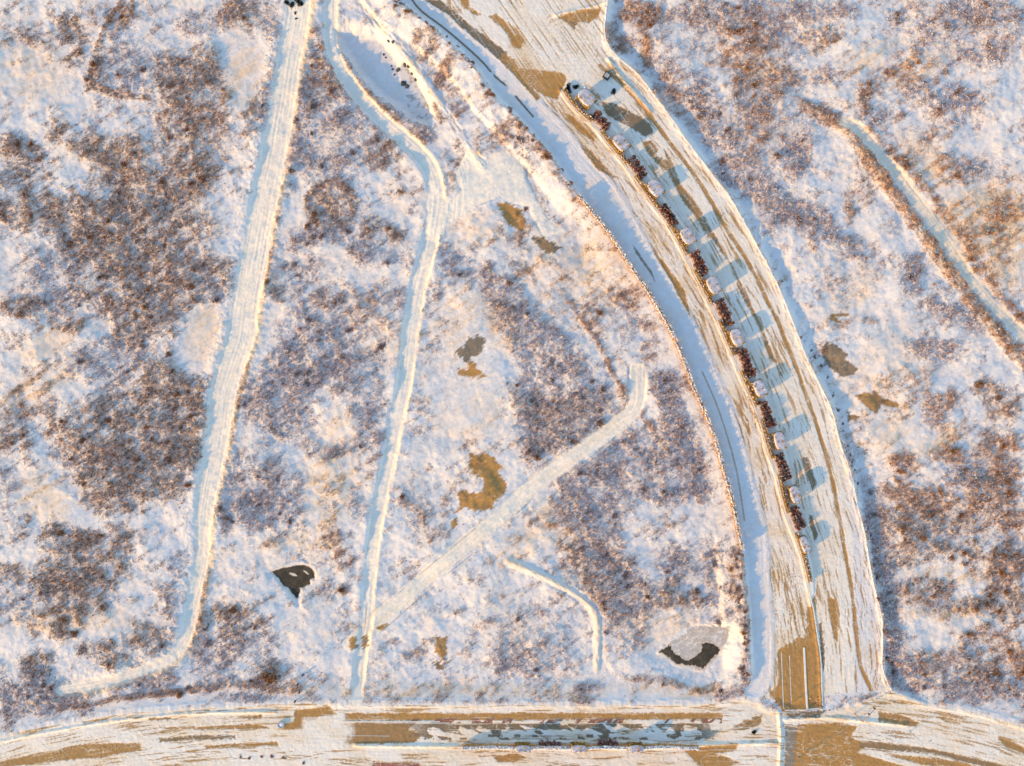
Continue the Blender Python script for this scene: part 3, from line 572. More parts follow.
class MB:
    def __init__(s): s.v = []; s.f = []
    def quad_box(s, c, size, rz=0.0, taper=1.0):
        x, y, z = (d / 2 for d in size); b = len(s.v); ca_, sa_ = math.cos(rz), math.sin(rz)
        for dz in (-1, 1):
            t = taper if dz > 0 else 1
            for dx, dy in ((-1, -1), (1, -1), (1, 1), (-1, 1)):
                px, py = dx * x * t, dy * y * t
                s.v.append((c[0] + px * ca_ - py * sa_, c[1] + px * sa_ + py * ca_, c[2] + dz * z))
        for q in ((0, 3, 2, 1), (4, 5, 6, 7), (0, 1, 5, 4), (1, 2, 6, 5), (2, 3, 7, 6), (3, 0, 4, 7)): s.f.append(tuple(b + i for i in q))
    def tube(s, pts, radii, n=10):
        b = len(s.v); P = [Vector(p) for p in pts]
        for i, p in enumerate(P):
            t = (P[min(i + 1, len(P) - 1)] - P[max(i - 1, 0)]).normalized()
            a = t.orthogonal().normalized() if abs(t.z) < .99 else Vector((1, 0, 0)); c = t.cross(a)
            r = radii[i] if hasattr(radii, '__len__') else radii
            for k in range(n):
                th = 2 * math.pi * k / n; s.v.append(tuple(p + r * (math.cos(th) * a + math.sin(th) * c)))
        for i in range(len(P) - 1):
            for k in range(n): s.f.append((b + i * n + k, b + i * n + (k + 1) % n, b + (i + 1) * n + (k + 1) % n, b + (i + 1) * n + k))
        s.f.append(tuple(b + k for k in range(n))[::-1]); s.f.append(tuple(b + (len(P) - 1) * n + k for k in range(n)))
    def lathe(s, prof, n=20, c=(0, 0, 0)):
        b = len(s.v)
        for r, z in prof:
            for k in range(n):
                th = 2 * math.pi * k / n; s.v.append((c[0] + r * math.cos(th), c[1] + r * math.sin(th), c[2] + z))
        for i in range(len(prof) - 1):
            for k in range(n): s.f.append((b + i * n + k, b + i * n + (k + 1) % n, b + (i + 1) * n + (k + 1) % n, b + (i + 1) * n + k))
    def build(s, name, mat, parent=None, smooth=False, bevel=0.0):
        me = bpy.data.meshes.new(name); me.from_pydata(s.v, [], s.f); me.update(); me.materials.append(mat)
        if smooth: me.polygons.foreach_set('use_smooth', [True] * len(me.polygons))
        o = link(name, me, parent)
        if bevel:
            md = o.modifiers.new('bevel', 'BEVEL'); md.width = bevel; md.segments = 2
        return o

# ------------------------------------------------------------------ the ground, split into its surfaces
region = np.zeros(PX.shape, np.int8)     # 0 terrain
names = {0: 'snow_field', 1: 'curved_road', 2: 'cross_road', 3: 'pavement', 4: 'dirt_track', 5: 'dirt_track', 6: 'dirt_track', 7: 'dirt_track', 8: 'pond', 9: 'pond', 10: 'pond', 11: 'road_median', 12: 'road_median'}
region[mP1 > .5] = 4; region[mP2 > .5] = 5; region[(mP3 > .5)] = 6; region[mP5 > .5] = 7
region[sd_pave < 0] = 3; region[sd_cross < 0] = 2; region[(sd_road < 0) & (sd_cross >= 0)] = 1
region[med < 0] = 11; region[med2 < 0] = 12
region[water_l < 0] = 8; region[np.minimum(ice_br, water_br) < 0] = 9; region[ice_side < 0] = 10
gate = np.where(veg > .03, 1.0, 0.0).astype(np.float32)
VX = ((PX - 512) * S).ravel(); VY = ((383 - PY) * S).ravel(); VZ = H.ravel()
idx = np.arange(NX * NY).reshape(NY, NX)
quads = np.stack([idx[1:, :-1], idx[1:, 1:], idx[:-1, 1:], idx[:-1, :-1]], -1).reshape(-1, 4)
fr = region[:-1, :-1].ravel()
flat = {'bare': bare.ravel(), 'tone': tone.ravel(), 'veg': veg.ravel(), 'veggate': gate.ravel(), 'rusty': rusty.ravel(), 'tan': tan.ravel().astype(np.float32), 'packed': packed.ravel().astype(np.float32), 'slush': slushA.ravel().astype(np.float32), 'frosty': frosty.ravel()}
labels = {}
for r, nm in names.items():
    q = quads[fr == r]
    if not len(q): continue
    used = np.unique(q); lut = np.full(NX * NY, -1, np.int32); lut[used] = np.arange(len(used))
    V = np.stack([VX[used], VY[used], VZ[used]], -1); F = lut[q]
    A = {k: v[used] for k, v in flat.items()}
    if r == 0:       # the same sheet runs on, flat, to the horizon
        n0 = len(V); ex = []; ef = []
        xa, xb = (gx[0] - 512) * S, (gx[-1] - 512) * S; ya, yb = (383 - gy[-1]) * S, (383 - gy[0]) * S
        ring = [(xa, ya), (xb, ya), (xb, yb), (xa, yb)]; K = [1.0, 1.6, 4, 14]
        for k in K: ex += [((x) * k if k > 1 else x, y * k if k > 1 else y, 0.0) for x, y in ring]
        for a in range(len(K) - 1):
            for i in range(4): ef.append((n0 + a * 4 + i, n0 + a * 4 + 4 + i, n0 + a * 4 + 4 + (i + 1) % 4, n0 + a * 4 + (i + 1) % 4))
        V = np.vstack([V, np.array(ex)]); F = np.vstack([F, np.array(ef)[:, ::-1]])
        A = {k: np.concatenate([v, np.zeros(len(ex), np.float32)]) for k, v in A.items()}
    o = link(nm, mesh_np(nm, V, F, A, M_GROUND, True)); tag(o, kind='structure')

# ------------------------------------------------------------------ twig and leaf clouds
def blades(C, R, Hh, n, toneV, wid=.16, spread=1.0, up=.35):
    """n thin leaf-shaped triangles fanning out of each centre (numpy, one mesh)"""
    N = len(C)
    th = rng.random((N, n)) * 2 * np.pi; ra = np.sqrt(rng.random((N, n))) * R[:, None] * spread
    hh = Hh[:, None] * (up + (1 - up) * rng.random((N, n))) * np.sqrt(np.clip(1 - (ra / (R[:, None] * spread * 1.15)) ** 2, .05, 1))
    tip = np.stack([C[:, 0, None] + ra * np.cos(th), C[:, 1, None] + ra * np.sin(th), C[:, 2, None] + hh], -1)
    bs = np.stack([C[:, 0, None] + .35 * ra * np.cos(th), C[:, 1, None] + .35 * ra * np.sin(th), C[:, 2, None] + 0 * hh + .15 * hh], -1)
    w = wid * (0.6 + .8 * rng.random((N, n))) * np.maximum(.5, R[:, None])
    ph = rng.random((N, n)) * 2 * np.pi
    dx = np.stack([np.cos(ph), np.sin(ph), .4 * np.sin(ph * 3)], -1) * w[..., None]
    mid = bs * .35 + tip * .65
    V = np.stack([bs, mid + dx, tip, mid - dx], 2).reshape(-1, 3)
    F = np.arange(len(V)).reshape(-1, 4)
    T = np.clip(np.repeat(toneV[:, None], n, 1) + .16 * rng.standard_normal((N, n)), 0, 1)
    return V, F, np.repeat(T.ravel(), 4)

def scatter(N, dens_pow=1.15):
    px = rng.random(N) * 1110 - 42; py = rng.random(N) * 850 - 42
    v = fat(veg, px, py); keep = rng.random(N) < v ** dens_pow
    return px[keep], py[keep], v[keep]
px, py, v = scatter(720000)
cl = .5 + .5 * fat(clump, px, py)
fro = fat(frosty, px, py); rus = fat(rusty, px, py); rr = rng.random(len(px))
kind = np.where(rr < rus, 2, np.where(rr < rus + fro, 1, 0))
for kd, nm in ((0, 'brown_scrub'), (1, 'frosted_scrub'), (2, 'rusty_scrub')):
    s_ = kind == kd; x, y, vv = px[s_], py[s_], v[s_]
    C = np.stack([(x - 512) * S, (383 - y) * S, zat(x, y) - .05], -1)
    r = (.22 + .34 * rng.random(len(x))) * (.6 + .6 * vv); h = (.2 + .8 * rng.random(len(x)) ** 2) * (.22 + 1.0 * vv)
    u = rng.random(len(x))
    if kd == 0: t = np.where(u < .60, .20 * u / .60 + .04, np.where(u < .80, .42, .82))
    elif kd == 1: t = np.where(u < .24, .15, np.where(u < .50, .62, np.where(u < .62, .42, .9)))
    else: t = np.where(u < .65, .40, np.where(u < .85, .2, .85))
    V, F, T = blades(C, r, h, 6, t)
    o = link(nm, mesh_np(nm, V, F, {'tone': T}, M_TUFT)); tag(o, kind='stuff')

# ------------------------------------------------------------------ single shrubs
def shrub_mesh(name, n, mat, t_fun, h=.85, wid=.11):
    n_c = 7
    C = np.stack([.42 * rng.standard_normal(n_c), .42 * rng.standard_normal(n_c), np.zeros(n_c)], -1); C[0] = 0
    R = .55 + .25 * rng.random(n_c); Hh = h * (.75 + .4 * rng.random(n_c))
    V, F, T = blades(C, R, Hh, n, np.zeros(n_c), wid, 1.0, .3)
    T = np.repeat(t_fun(rng.random(len(T) // 4)), 4)
    return mesh_np(name, V, F, {'tone': T}, mat)
brown_t = lambda u: np.where(u < .65, .08 + .35 * u, np.where(u < .85, .44, .82))
frost_t = lambda u: np.where(u < .45, .1 + .2 * u, np.where(u < .75, .62, .88))
rust_t = lambda u: np.where(u < .7, .28 + .2 * u, np.where(u < .9, .12, .85))
SRC = {B: [shrub_mesh('brown_shrub', 46, M_TUFT, brown_t) for _ in range(4)], G: [shrub_mesh('frosted_shrub', 46, M_TUFT, frost_t) for _ in range(4)], O: [shrub_mesh('rusty_shrub', 46, M_TUFT, rust_t) for _ in range(4)]}
KN = {B: 'brown_shrub', G: 'frosted_shrub', O: 'rusty_shrub'}
def place(src, nm, x, y, r, hs, label, cat, group=None):
    o = bpy.data.objects.new(nm, src); COL.objects.link(o)
    p = at(x, y); o.location = (p[0], p[1], float(zat(x, y)) - .08); o.scale = (r, r, r * hs); o.rotation_euler = (0, 0, random.random() * 6.28)
    return tag(o, label, cat, group)
AREAS = [  # box, count, words
 ((0, 0, 275, 700), 95, 'in the dense thicket left of the wide track', 'shrubs left of the wide track'),
 ((275, 0, 430, 560), 38, 'between the wide track and the narrow track', 'shrubs between the two tracks'),
 ((440, 0, 745, 690), 52, 'in the thicket left of the curved road', 'shrubs left of the curved road'),
 ((620, 0, 1024, 440), 52, 'on the snow slope right of the road, upper half', 'shrubs on the upper right slope'),
 ((868, 440, 1024, 700), 56, 'on the snow slope right of the road, lower half', 'shrubs on the lower right slope'),
]
WORD = {B: 'bare brown', G: 'frost-grey', O: 'rust-coloured'}
taken = []
for (xa, ya, xb, yb), cnt, words, grp in AREAS:
    tries = 0; got = 0
    while got < cnt and tries < 60000:
        tries += 1
        x = xa + random.random() * (xb - xa); y = ya + random.random() * (yb - ya)
        vv = float(fat(veg, x, y))
        if xa == 440 and float(fat(sd_road, x, y)) < 0: continue
        if xa == 440 and (float(fat(sL0, x, y)) > -3 and float(fat(dL0, x, y)) < 29): continue
        if xa == 440 and x > 560 and y < 0.9 * (x - 430) and y < 300: continue
        if xa == 620 and not (x > 640 and (float(fat(sR2, x, y)) > 4 or float(fat(dR2, x, y)) > 59) and float(fat(sd_road, x, y)) > 0 and x > 600 + .9 * (y - 50) * .9): continue
        if vv < .55 or random.random() > vv: continue
        if any((x - a) ** 2 + (y - b) ** 2 < 60 for a, b in taken): continue
        ru = float(fat(rusty, x, y)); fo = float(fat(frosty, x, y)); q = random.random()
        kd = O if q < ru else (G if q < ru + fo else B)
        place(random.choice(SRC[kd]), KN[kd], x, y, .7 + .6 * random.random(), (.55 + .35 * random.random()), f'{WORD[kd]} shrub {words}', 'shrub', f'{KN[kd].split("_")[0]} {grp}')
        taken.append((x, y)); got += 1
place(SRC[B][0], 'brown_shrub', 269, 677, 2.6, .9, 'large lone brown shrub on snow just above the cross road', 'shrub')
place(SRC[B][1], 'brown_shrub', 342, 590, 1.2, .9, 'small brown shrub alone on snow beside the narrow track', 'shrub')
EV = [shrub_mesh('evergreen_shrub', 60, M_GRN, lambda u: u * .97, 1.0, .15) for _ in range(3)]
for k, (x, y, r) in enumerate([(286, 2, .9), (292, 4, .8), (298, 1, 1.1), (301, 3, .8), (295, 13, .5), (296, 18, .35)]):
    place(EV[k % 3], 'evergreen_shrub', x, y, r, .8, 'dark evergreen shrub at the top end of the wide track', 'shrub', 'evergreens at the top of the wide track')
place(EV[0], 'evergreen_shrub', 753.5, 731, .75, .8, 'round dark shrub on snow left of the crossroads', 'shrub')
place(EV[1], 'evergreen_shrub', 614, 92, .8, .7, 'small dark shrub beside the utility box at the junction', 'shrub')
place(EV[2], 'evergreen_shrub', 568, 89, 1.1, .8, 'dark shrub on the rounded tip of the curved median', 'shrub')
place(EV[1], 'evergreen_shrub', 576, 88, .8, .8, 'smaller dark shrub just right of the median tip', 'shrub')
for k, (x, y) in enumerate([(241,756),(250,757),(262,756),(272,756),(284,757),(304,762)]):
    place(SRC[B][k % 4], 'brown_shrub', x, y, .6, .6, 'low brown shrub in the row on the snowy median, lower left', 'shrub', 'low shrubs on the lower left median')
for k, (x, y) in enumerate([(815,357),(822,366),(828,378),(834,396),(838,410),(843,424),(848,446),(851,455),(855,470),(859,484),(812,350),(800,338)]):
    place(SRC[G][k % 4], 'frosted_shrub', x, y, .5 + .2 * random.random(), .8, 'small frosted shrub in the blue-shaded ditch along the curved road', 'shrub', 'small shrubs along the ditch')

for line, n_, lab, grp in ((spline([(400,4),(420,18),(440,34),(458,50),(477,70),(497,97),(514,113),(546,149),(578,191)], 2), 34, 'small shrub on the added shade bank above the upper pavement', 'small shrubs along the upper pavement'),
                           (spline([(739,552),(743,600),(747,650),(747,676)], 2), 24, 'small shrub on the added shade bank above the lower pavement', 'small shrubs along the lower pavement')):
    for k in range(n_):
        q = line[random.randrange(len(line))]; kd = random.choice((B, O, G, O))
        place(random.choice(SRC[kd]), KN[kd], q[0] - 4.0 + random.uniform(-4, 4), q[1] + random.uniform(-4, 4), .4 + .5 * random.random(), .8, lab, 'shrub', grp)
# ------------------------------------------------------------------ clipped hedges
def leaf_shell(pts, wid, hgt, dens, mat, name, size=.13, snow=.08):
    """leaf-sized faces all over a rounded strip; pts in metres"""
    P = np.array(pts, float); seg = np.hypot(*np.diff(P[:, :2], axis=0).T); cum = np.concatenate([[0], np.cumsum(seg)])
    n = int(dens * cum[-1]); s_ = rng.random(n) * cum[-1]; i = np.clip(np.searchsorted(cum, s_) - 1, 0, len(seg) - 1)
    t = ((s_ - cum[i]) / seg[i])[:, None]; c = P[i] * (1 - t) + P[i + 1] * t
    d = (P[i + 1] - P[i]); d = d / np.linalg.norm(d[:, :2], axis=1)[:, None]
    nrm = np.stack([-d[:, 1], d[:, 0], 0 * d[:, 0]], -1)
    a = rng.random(n) * np.pi; bump_ = .82 + .3 * pn(s_ * .9, a * 1.2 + 3, 7).astype(float) + .1 * rng.standard_normal(n)
    ex = .45
    lat = np.sign(np.cos(a)) * np.abs(np.cos(a)) ** ex * wid / 2 * bump_; z = np.abs(np.sin(a)) ** ex * hgt * (.94 + .1 * rng.standard_normal(n)) * np.clip(bump_ + .1, .6, 1.15)
    low = rng.random(n) < .15; z = np.where(low, z * rng.random(n), z)
    ctr = c + nrm * lat[:, None]; ctr[:, 2] = c[:, 2] + z
    q = rng.standard_normal((n, 3)); q /= np.linalg.norm(q, axis=1)[:, None]; r2 = rng.standard_normal((n, 3)); r2 = np.cross(q, r2); r2 /= np.linalg.norm(r2, axis=1)[:, None]
    w = size * (.6 + .9 * rng.random(n))[:, None]
    V = np.stack([ctr - q * w * 1.5, ctr + r2 * w, ctr + q * w * 1.5, ctr - r2 * w], 1).reshape(-1, 3)
    T = rng.random(n) * .9; T = np.where((rng.random(n) < snow * (z > .8 * hgt) * 3), 1, T)
    return mesh_np(name, V, np.arange(len(V)).reshape(-1, 4), {'tone': np.repeat(T, 4)}, mat)

# long hedge along the pavement
HED = spline([(577,197),(598,221),(615,244),(630,268),(648,294),(666,324),(680,354),(690,382),(702,409),(713,437),(722,469),(730,497),(735.5,524),(740,548)], 5)
hp = [(*at(x, y), float(zat(x, y)) - .1) for x, y in HED]
o = link('long_hedge', leaf_shell(hp, 1.15, 1.9, 300, M_HDG, 'long_hedge', .13, .25)); tag(o, 'long clipped orange-brown hedge along the left pavement of the curved road', 'hedge')
hp = [(*at(x, y), float(zat(x, y)) - .1) for x, y in spline([(400,6),(420,20),(440,36),(458,52),(478,72),(497,99)], 5)]
# snow-capped hedge blocks of the medians
def snow_slab(L, W, z0, t):
    nx, ny = 14, 10; V = []; F = []
    for k in (0, 1):
        for j in range(ny + 1):
            for i in range(nx + 1):
                u, w_ = i / nx * 2 - 1, j / ny * 2 - 1
                e = max(0, 1 - abs(u) ** 5) * max(0, 1 - abs(w_) ** 5)
                sx = 1 - .20 * abs(w_) ** 2.5; sy = 1 - .20 * abs(u) ** 2.5
                z = z0 + (t * (e ** .35) * (.9 + .25 * random.random()) if k else -.12)
                V.append((u * L / 2 * sx + random.uniform(-.05, .05), w_ * W / 2 * sy + random.uniform(-.05, .05), z))
    n1 = (nx + 1) * (ny + 1)
    for j in range(ny):
        for i in range(nx):
            a = j * (nx + 1) + i; F.append((n1 + a, n1 + a + 1, n1 + a + nx + 2, n1 + a + nx + 1)); F.append((a, a + nx + 1, a + nx + 2, a + 1))
    rim = [i for i in range(nx)] + [nx + j * (nx + 1) for j in range(ny)] + [ny * (nx + 1) + i for i in range(nx, 0, -1)] + [j * (nx + 1) for j in range(ny, 0, -1)]
    for a, b in zip(rim, rim[1:] + rim[:1]): F.append((a, b, n1 + b, n1 + a))
    return np.array(V), np.array(F)
ORD = ['topmost', 'second from the top', 'third from the top', 'fourth from the top', 'fifth from the top', 'fifth from the bottom', 'fourth from the bottom', 'third from the bottom', 'second from the bottom', 'lowest']
def block(x, y, ang, L, W, hh, label, group):
    root = bpy.data.objects.new('hedge_block', None); COL.objects.link(root); p = at(x, y)
    root.location = (p[0], p[1], float(zat(x, y)) - .05); root.rotation_euler = (0, 0, ang); tag(root, label, 'hedge', group)
    link('foliage', leaf_shell([(-L / 2, 0, 0), (-L / 6, 0, 0), (L / 6, 0, 0), (L / 2, 0, 0)], W, hh, 420, M_YEL, 'foliage', .13, .02), root)
    V, F = snow_slab(L * 1.02, W * 1.0, hh * .99, .2); link('snow_cap', mesh_np('snow_cap', V, F, None, M_CRUST, True), root)
BOX = [(584.5,102),(618.5,146),(653,190.5),(684.5,238),(710,286.5),(733,338),(756,388.5),(775.5,440),(790.5,493),(801,543)]
def med_dir(x, y):
    P = spline(K1); i = int(np.argmin(np.hypot(P[:, 0] - x, P[:, 1] - y))); i = min(max(i, 1), len(P) - 2); d = P[i + 1] - P[i - 1]
    return math.atan2(-d[1], d[0])
for k, (x, y) in enumerate(BOX):
    wpx = [12, 11.5, 12, 11.5, 11, 11, 10.5, 10, 9, 7.5][k]
    block(x + .8, y, med_dir(x, y), 17 * S, wpx * S * 1.08, random.uniform(2.4, 3.2) if k < 9 else 2.2, f'snow-capped clipped hedge block on the curved median, {ORD[k]}', 'hedge blocks on the curved median')
for x, lab in ((522.5, 'left'), (578, 'middle'), (634, 'right')):
    block(x, 743.5, 0, 15 * S, 7 * S, 3.0, f'low snow-capped hedge block on the straight median, {lab} of the three', 'hedge blocks on the straight median')
# low yellow hedges at the kerb
YR = ['beside the topmost hedge block', 'beside the second hedge block', 'beside the third hedge block', 'beside the fourth hedge block', 'beside the fifth hedge block', 'beside the sixth hedge block', 'beside the seventh hedge block', 'beside the eighth hedge block', 'beside the ninth hedge block', 'at the low end of the median']
KP = spline(K1)
for k, (x, y) in enumerate(BOX):
    i = int(np.argmin(np.hypot(KP[:, 0] - x, KP[:, 1] - y)))
    seg_ = KP[max(0, i - 5): i + 6] if k < 9 else KP[i - 3: i + 10]
    off = 2.2
    hp = []
    for a, b in zip(seg_[:-1], seg_[1:]):
        d = (b - a) / np.hypot(*(b - a)); q = a + off * np.array([-d[1], d[0]]) * -1
        hp.append((*at(*q), float(zat(*q)) - .05))
    o = link('low_hedge', leaf_shell(hp, 1.0, 1.35 if k < 9 else 1.1, 260, M_YEL, 'low_hedge', .12, .08)); tag(o, f'low yellow hedge strip along the median kerb {YR[k]}', 'hedge', 'low yellow hedges on the curved median')
hp = [(*at(x, 744.2 + .4 * math.sin(x / 9)), float(zat(x, 744.2)) - .05) for x in range(462, 700, 5)]  # continuous hedge added to throw shade on the lanes above it
o = link('low_hedge', leaf_shell(hp, .8, 1.9, 300, M_HDG, 'low_hedge', .12, .5)); tag(o, 'long narrow yellow hedge added for its shade along the straight road median', 'hedge')
# red shrubs
RS = [shrub_mesh('red_shrub', 50, M_RED, lambda u: np.where(u < .8, u * 1.1, 1.0), 1.0, .13) for _ in range(4)]
BEDS = [(599,122,16),(636,169,20),(667,217,20),(697,264,22),(722,313,24),(744.5,363,26),(764.5,414,24),(780.5,467,24),(795,517,20)]
for x, y, L in BEDS:
    th = med_dir(x, y); dx, dy = math.cos(th), -math.sin(th); nx_, ny_ = -dy, dx
    L = L + 3; n = int(L / 3.5)
    for i in range(n):
        for j in (-1, 1):
            t = (i + .5) / n * L - L / 2 + random.uniform(-.5, .5); l = j * 2.5 + 1.0 + random.uniform(-.5, .5)
            sgn = 1 if nx_ > 0 else -1
            place(random.choice(RS), 'red_shrub', x + dx * t + nx_ * l * sgn, y + dy * t + ny_ * l * sgn, .66 + .25 * random.random(), 2.4 + .8 * random.random(), 'small dark red shrub in the beds of the curved road median', 'shrub', 'red shrubs on the curved median')
for x in (551, 607):
    for i in range(5):
        for j in (-1, 1):
            place(random.choice(RS), 'red_shrub', x - 9 + i * 4.2 + random.uniform(-1, 1), 742.2 + j * 1.4 + random.uniform(-.5, .5), .75, random.uniform(2.4, 3.6), 'small dark red shrub in the beds of the straight road median', 'shrub', 'red shrubs on the straight median')

# ------------------------------------------------------------------ street furniture
def lamp_post():
    root = bpy.data.objects.new('lamp_post', None); COL.objects.link(root)
    m = MB(); m.lathe([(.0, 0), (.22, 0), (.22, .12), (.12, .5), (.06, 7.6), (.05, 8.2), (0, 8.2)], 12); m.build('pole', M_STEEL, root, True)
    m = MB(); m.tube([(0, 0, 8.0), (.5, 0, 8.5), (1.2, 0, 8.7), (1.8, 0, 8.72)], [.05, .05, .045, .04], 8); m.build('arm', M_STEEL, root, True)
    m = MB(); m.quad_box((2.15, 0, 8.74), (.8, .3, .12), 0, .8); h = m.build('lamp_head', M_STEEL, root, False, .02)
    m = MB(); m.quad_box((2.2, 0, 8.665), (.5, .22, .03)); m.build('lens', M_LENS, h)
    return root
def copy_tree(o, parent=None):
    c = o.copy(); COL.objects.link(c)
    if parent: c.parent = parent
    for ch in list(o.children): copy_tree(ch, c)
    return c
LP = [(786,705.5,'at the lower end of the curved road beside the stop line',1),(798,757,'standing at the left edge of the crossroads, bottom',1),(909,731,'beside the cross road right of the crossroads',1),
      (722,479,'in the long hedge halfway down the curved road',.62),(744,586,'on the pavement just below the end of the long hedge',.62),(697,378,'in the long hedge where a field track ends',.62),(650,284,'in the upper half of the long hedge',.62)]
lp0 = lamp_post()
for k, (x, y, w_, sc_) in enumerate(LP):
    o = lp0 if k == 0 else copy_tree(lp0)
    o.location = (*at(x, y), float(zat(x, y)) - .05); o.scale = (sc_,) * 3; o.rotation_euler = (0, 0, .25 if k > 2 else .6)
    tag(o, 'slim grey lamp post ' + w_, 'lamp post', 'lamp posts along the roads')
# traffic light at the crossroads
root = bpy.data.objects.new('traffic_light', None); COL.objects.link(root); p = at(854, 713); root.location = (*p, float(zat(854, 713)) - .05)
tag(root, 'rusty traffic light mast with a long arm at the crossroads', 'traffic light')
m = MB(); m.tube([(0, 0, 0), (0, 0, .3), (0, 0, 6)], [.25, .14, .11], 10); m.build('pole', M_RUST, root, True)
m = MB(); m.tube([(0, 0, 5.6), (1.8, 2.0, 5.9), (3.6, 4.2, 6.0)], [.10, .09, .07], 8); m.build('arm', M_RUST, root, True)
for q in ((3.4, 3.9, 5.6), (1.9, 2.1, 5.45)):
    m = MB(); m.quad_box(q, (.42, .30, 1.0), .86); h = m.build('signal_head', M_DARK, root, False, .03)
# concrete ring, utility box, posts, rocks
p = at(281.7, 723.5); root = bpy.data.objects.new('concrete_ring', None); COL.objects.link(root); root.location = (*p, float(zat(281.7, 723.5)) - .05); tag(root, 'round concrete ring filled with snow beside the cross road', 'concrete ring')
m = MB(); m.lathe([(1.0, 0), (1.0, .7), (.96, .75), (.78, .75), (.74, .7), (.74, 0)], 24); m.build('ring_wall', M_CONC, root)
m = MB(); m.lathe([(.745, .45), (.55, .58), (.3, .62), (0, .63)], 24); m.build('snow_fill', M_SNOW, root, True)
p = at(606.5, 77); root = bpy.data.objects.new('utility_box', None); COL.objects.link(root); root.location = (*p, float(zat(606.5, 77)) - .02); root.rotation_euler = (0, 0, -.6); tag(root, 'dark square utility box with a pale lid at the junction', 'utility box')
m = MB(); m.quad_box((0, 0, .45), (2.0, 2.0, .9), 0, .97); m.build('body', M_DARK, root, False, .04)
m = MB(); m.quad_box((0, 0, .955), (1.3, 1.3, .10)); m.build('lid', M_CONC, root, False, .03)
pm = MB(); pm.lathe([(.16, 0), (.15, .9), (.10, 1.0), (0, 1.02)], 10); po = pm.build('short_post', M_DARK, None, True); cap_me = po.data
for k, (x, y) in enumerate([(303.5,674),(298.5,683),(300,691.5),(296,700)]):
    o = po if k == 0 else po.copy()
    if k: COL.objects.link(o)
    o.location = (*at(x, y), float(zat(x, y)) - .03); o.scale = (1.6, 1.6, 1.2); tag(o, 'short dark post in the row leading down to the cross road', 'post', 'short posts beside the cross road')
def rock_mesh(seed):
    import bmesh
    bm = bmesh.new(); bmesh.ops.create_icosphere(bm, subdivisions=3, radius=1.0); r = random.Random(seed); o_ = [Vector((r.uniform(-1, 1), r.uniform(-1, 1), r.uniform(-.6, 1))).normalized() for _ in range(9)]
    for v_ in bm.verts:
        for n_ in o_:
            d = v_.co.dot(n_) - .72
            if d > 0: v_.co -= n_ * d * .9
        v_.co.z *= .6
    me = bpy.data.meshes.new('rock'); bm.to_mesh(me); bm.free(); me.materials.append(M_ROCK); return me
RK = [rock_mesh(k) for k in range(4)]
for k, (x, y, r) in enumerate([(382,50,.5),(384,53,.4),(390,62,.4),(391,65,.45),(393,71,.4),(397,66,.8),(402,80,1.0),(406,83,.8),(404,61,.9),(408,64,.7),(388,39,.6),(393,41,.6),(411,70,.6),(415,76,.7)]):
    place(RK[k % 4], 'rock', x, y, r, 1, 'dark wet rock at the edge of the frozen pit pond', 'rock', 'rocks around the frozen pond')
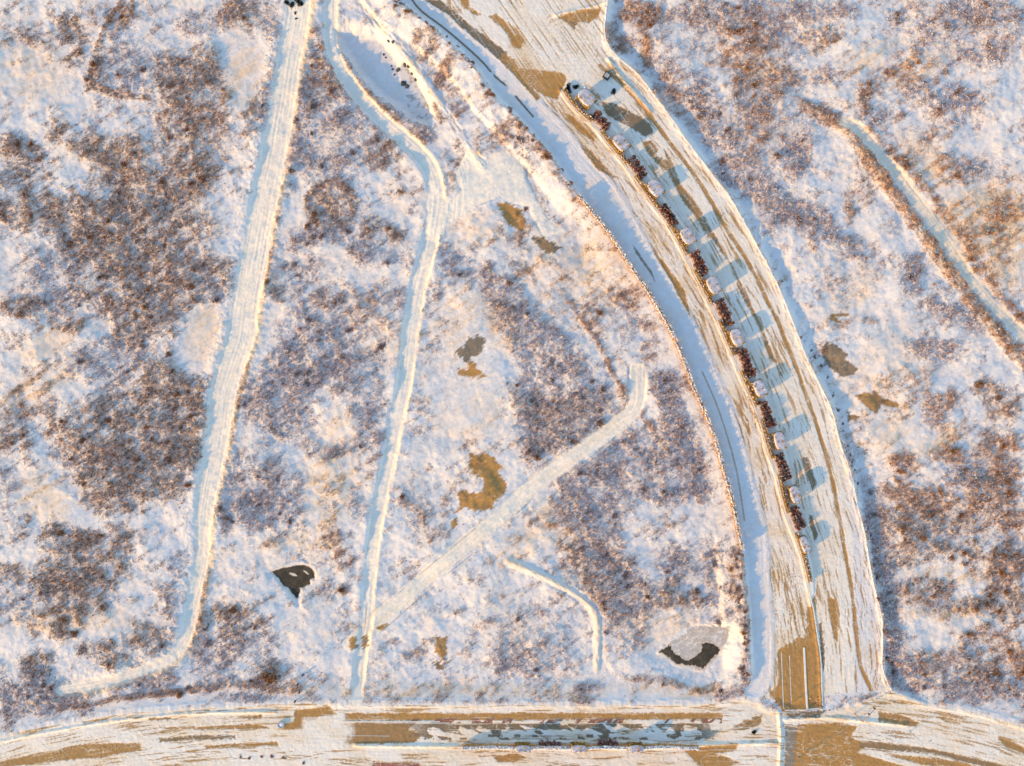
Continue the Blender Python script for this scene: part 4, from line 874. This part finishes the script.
# painted lines and the kerb of the road end
def strip(name, pts, w, dz, mat):
    P = spline(pts, 3); V = []; F = []
    for i, q in enumerate(P):
        d = P[min(i + 1, len(P) - 1)] - P[max(i - 1, 0)]; d /= np.hypot(*d); n_ = np.array([-d[1], d[0]]) * w / 2
        for s__ in (-1, 1):
            c_ = q + n_ * s__; V.append((*at(*c_), float(zat(*c_)) + dz))
    F = [(2 * i, 2 * i + 1, 2 * i + 3, 2 * i + 2) for i in range(len(P) - 1)]
    return link(name, mesh_np(name, V, F, None, mat))
for pts, w in (([(781,652),(782,680),(783,708)], .8), ([(789,655),(790,680),(791,704)], .6), ([(784,709.5),(803,709),(822,707)], 1.0), ([(382,722.3),(450,722.3)], .5), ([(345,735),(390,735.5)], .4)):
    tag(strip('lane_marking', pts, w, .03, M_PAINT), kind='structure')
def kerb(name, pts, w, h):
    P = spline(pts, 3); V = []; F = []
    for i, q in enumerate(P):
        d = P[min(i + 1, len(P) - 1)] - P[max(i - 1, 0)]; d /= np.hypot(*d); n_ = np.array([-d[1], d[0]]) * w / 2
        z = float(zat(*q)); a, b = at(*(q - n_)), at(*(q + n_))
        V += [(*a, z - .3), (*a, z + h), (*b, z + h), (*b, z - .3)]
    for i in range(len(P) - 1):
        for k in range(3): F.append((4 * i + k, 4 * i + k + 1, 4 * i + 5 + k, 4 * i + 4 + k))
    F += [(0, 1, 2, 3), tuple(4 * (len(P) - 1) + k for k in (3, 2, 1, 0))]
    return tag(link(name, mesh_np(name, V, F, None, M_PAINT)), kind='structure')
kerb('kerb', K1, 1.0, .14); kerb('kerb', [(346,721),(400,721),(440,721)], .8, .1)
kerb('kerb', [(803.5,647),(805,680),(806.5,708)], 1.8, .16)

# ------------------------------------------------------------------ light and camera
w = bpy.data.worlds.new('World'); scene.world = w; w.use_nodes = True
nt = w.node_tree; bg = nt.nodes['Background']; sky = nt.nodes.new('ShaderNodeTexSky'); sky.sky_type = 'NISHITA'; sky.sun_disc = False
sky.sun_elevation = math.radians(SUN_EL)
# light travels toward (+x cos, +y sin): the sun itself stands at the opposite azimuth
sx, sy = -math.cos(math.radians(SUN_AZ)), -math.sin(math.radians(SUN_AZ))
sky.sun_rotation = math.atan2(sx, sy)
sky.air_density = 1.0; sky.dust_density = .2; sky.ozone_density = 1.4
nt.links.new(sky.outputs[0], bg.inputs[0]); bg.inputs[1].default_value = 0.15
sun = bpy.data.lights.new('sun', 'SUN'); sun.energy = 2.15; sun.angle = math.radians(.6); sun.color = (1.0, .57, .11)
so = bpy.data.objects.new('sun', sun); COL.objects.link(so)
d = Vector((-sx * math.cos(math.radians(SUN_EL)), -sy * math.cos(math.radians(SUN_EL)), -math.sin(math.radians(SUN_EL))))
so.rotation_euler = d.to_track_quat('-Z', 'Y').to_euler()
cam = bpy.data.cameras.new('camera'); co = bpy.data.objects.new('camera', cam); COL.objects.link(co)
cam.sensor_width = 36; cam.lens = 28; co.location = (0, 0, 1024 * S * 28 / 36 + .3); cam.clip_end = 6000; cam.clip_start = 1
scene.camera = co
vs = scene.view_settings; vs.view_transform = 'Standard'; vs.look = 'None'; vs.gamma = 1; vs.exposure = 1.42; vs.use_curve_mapping = False
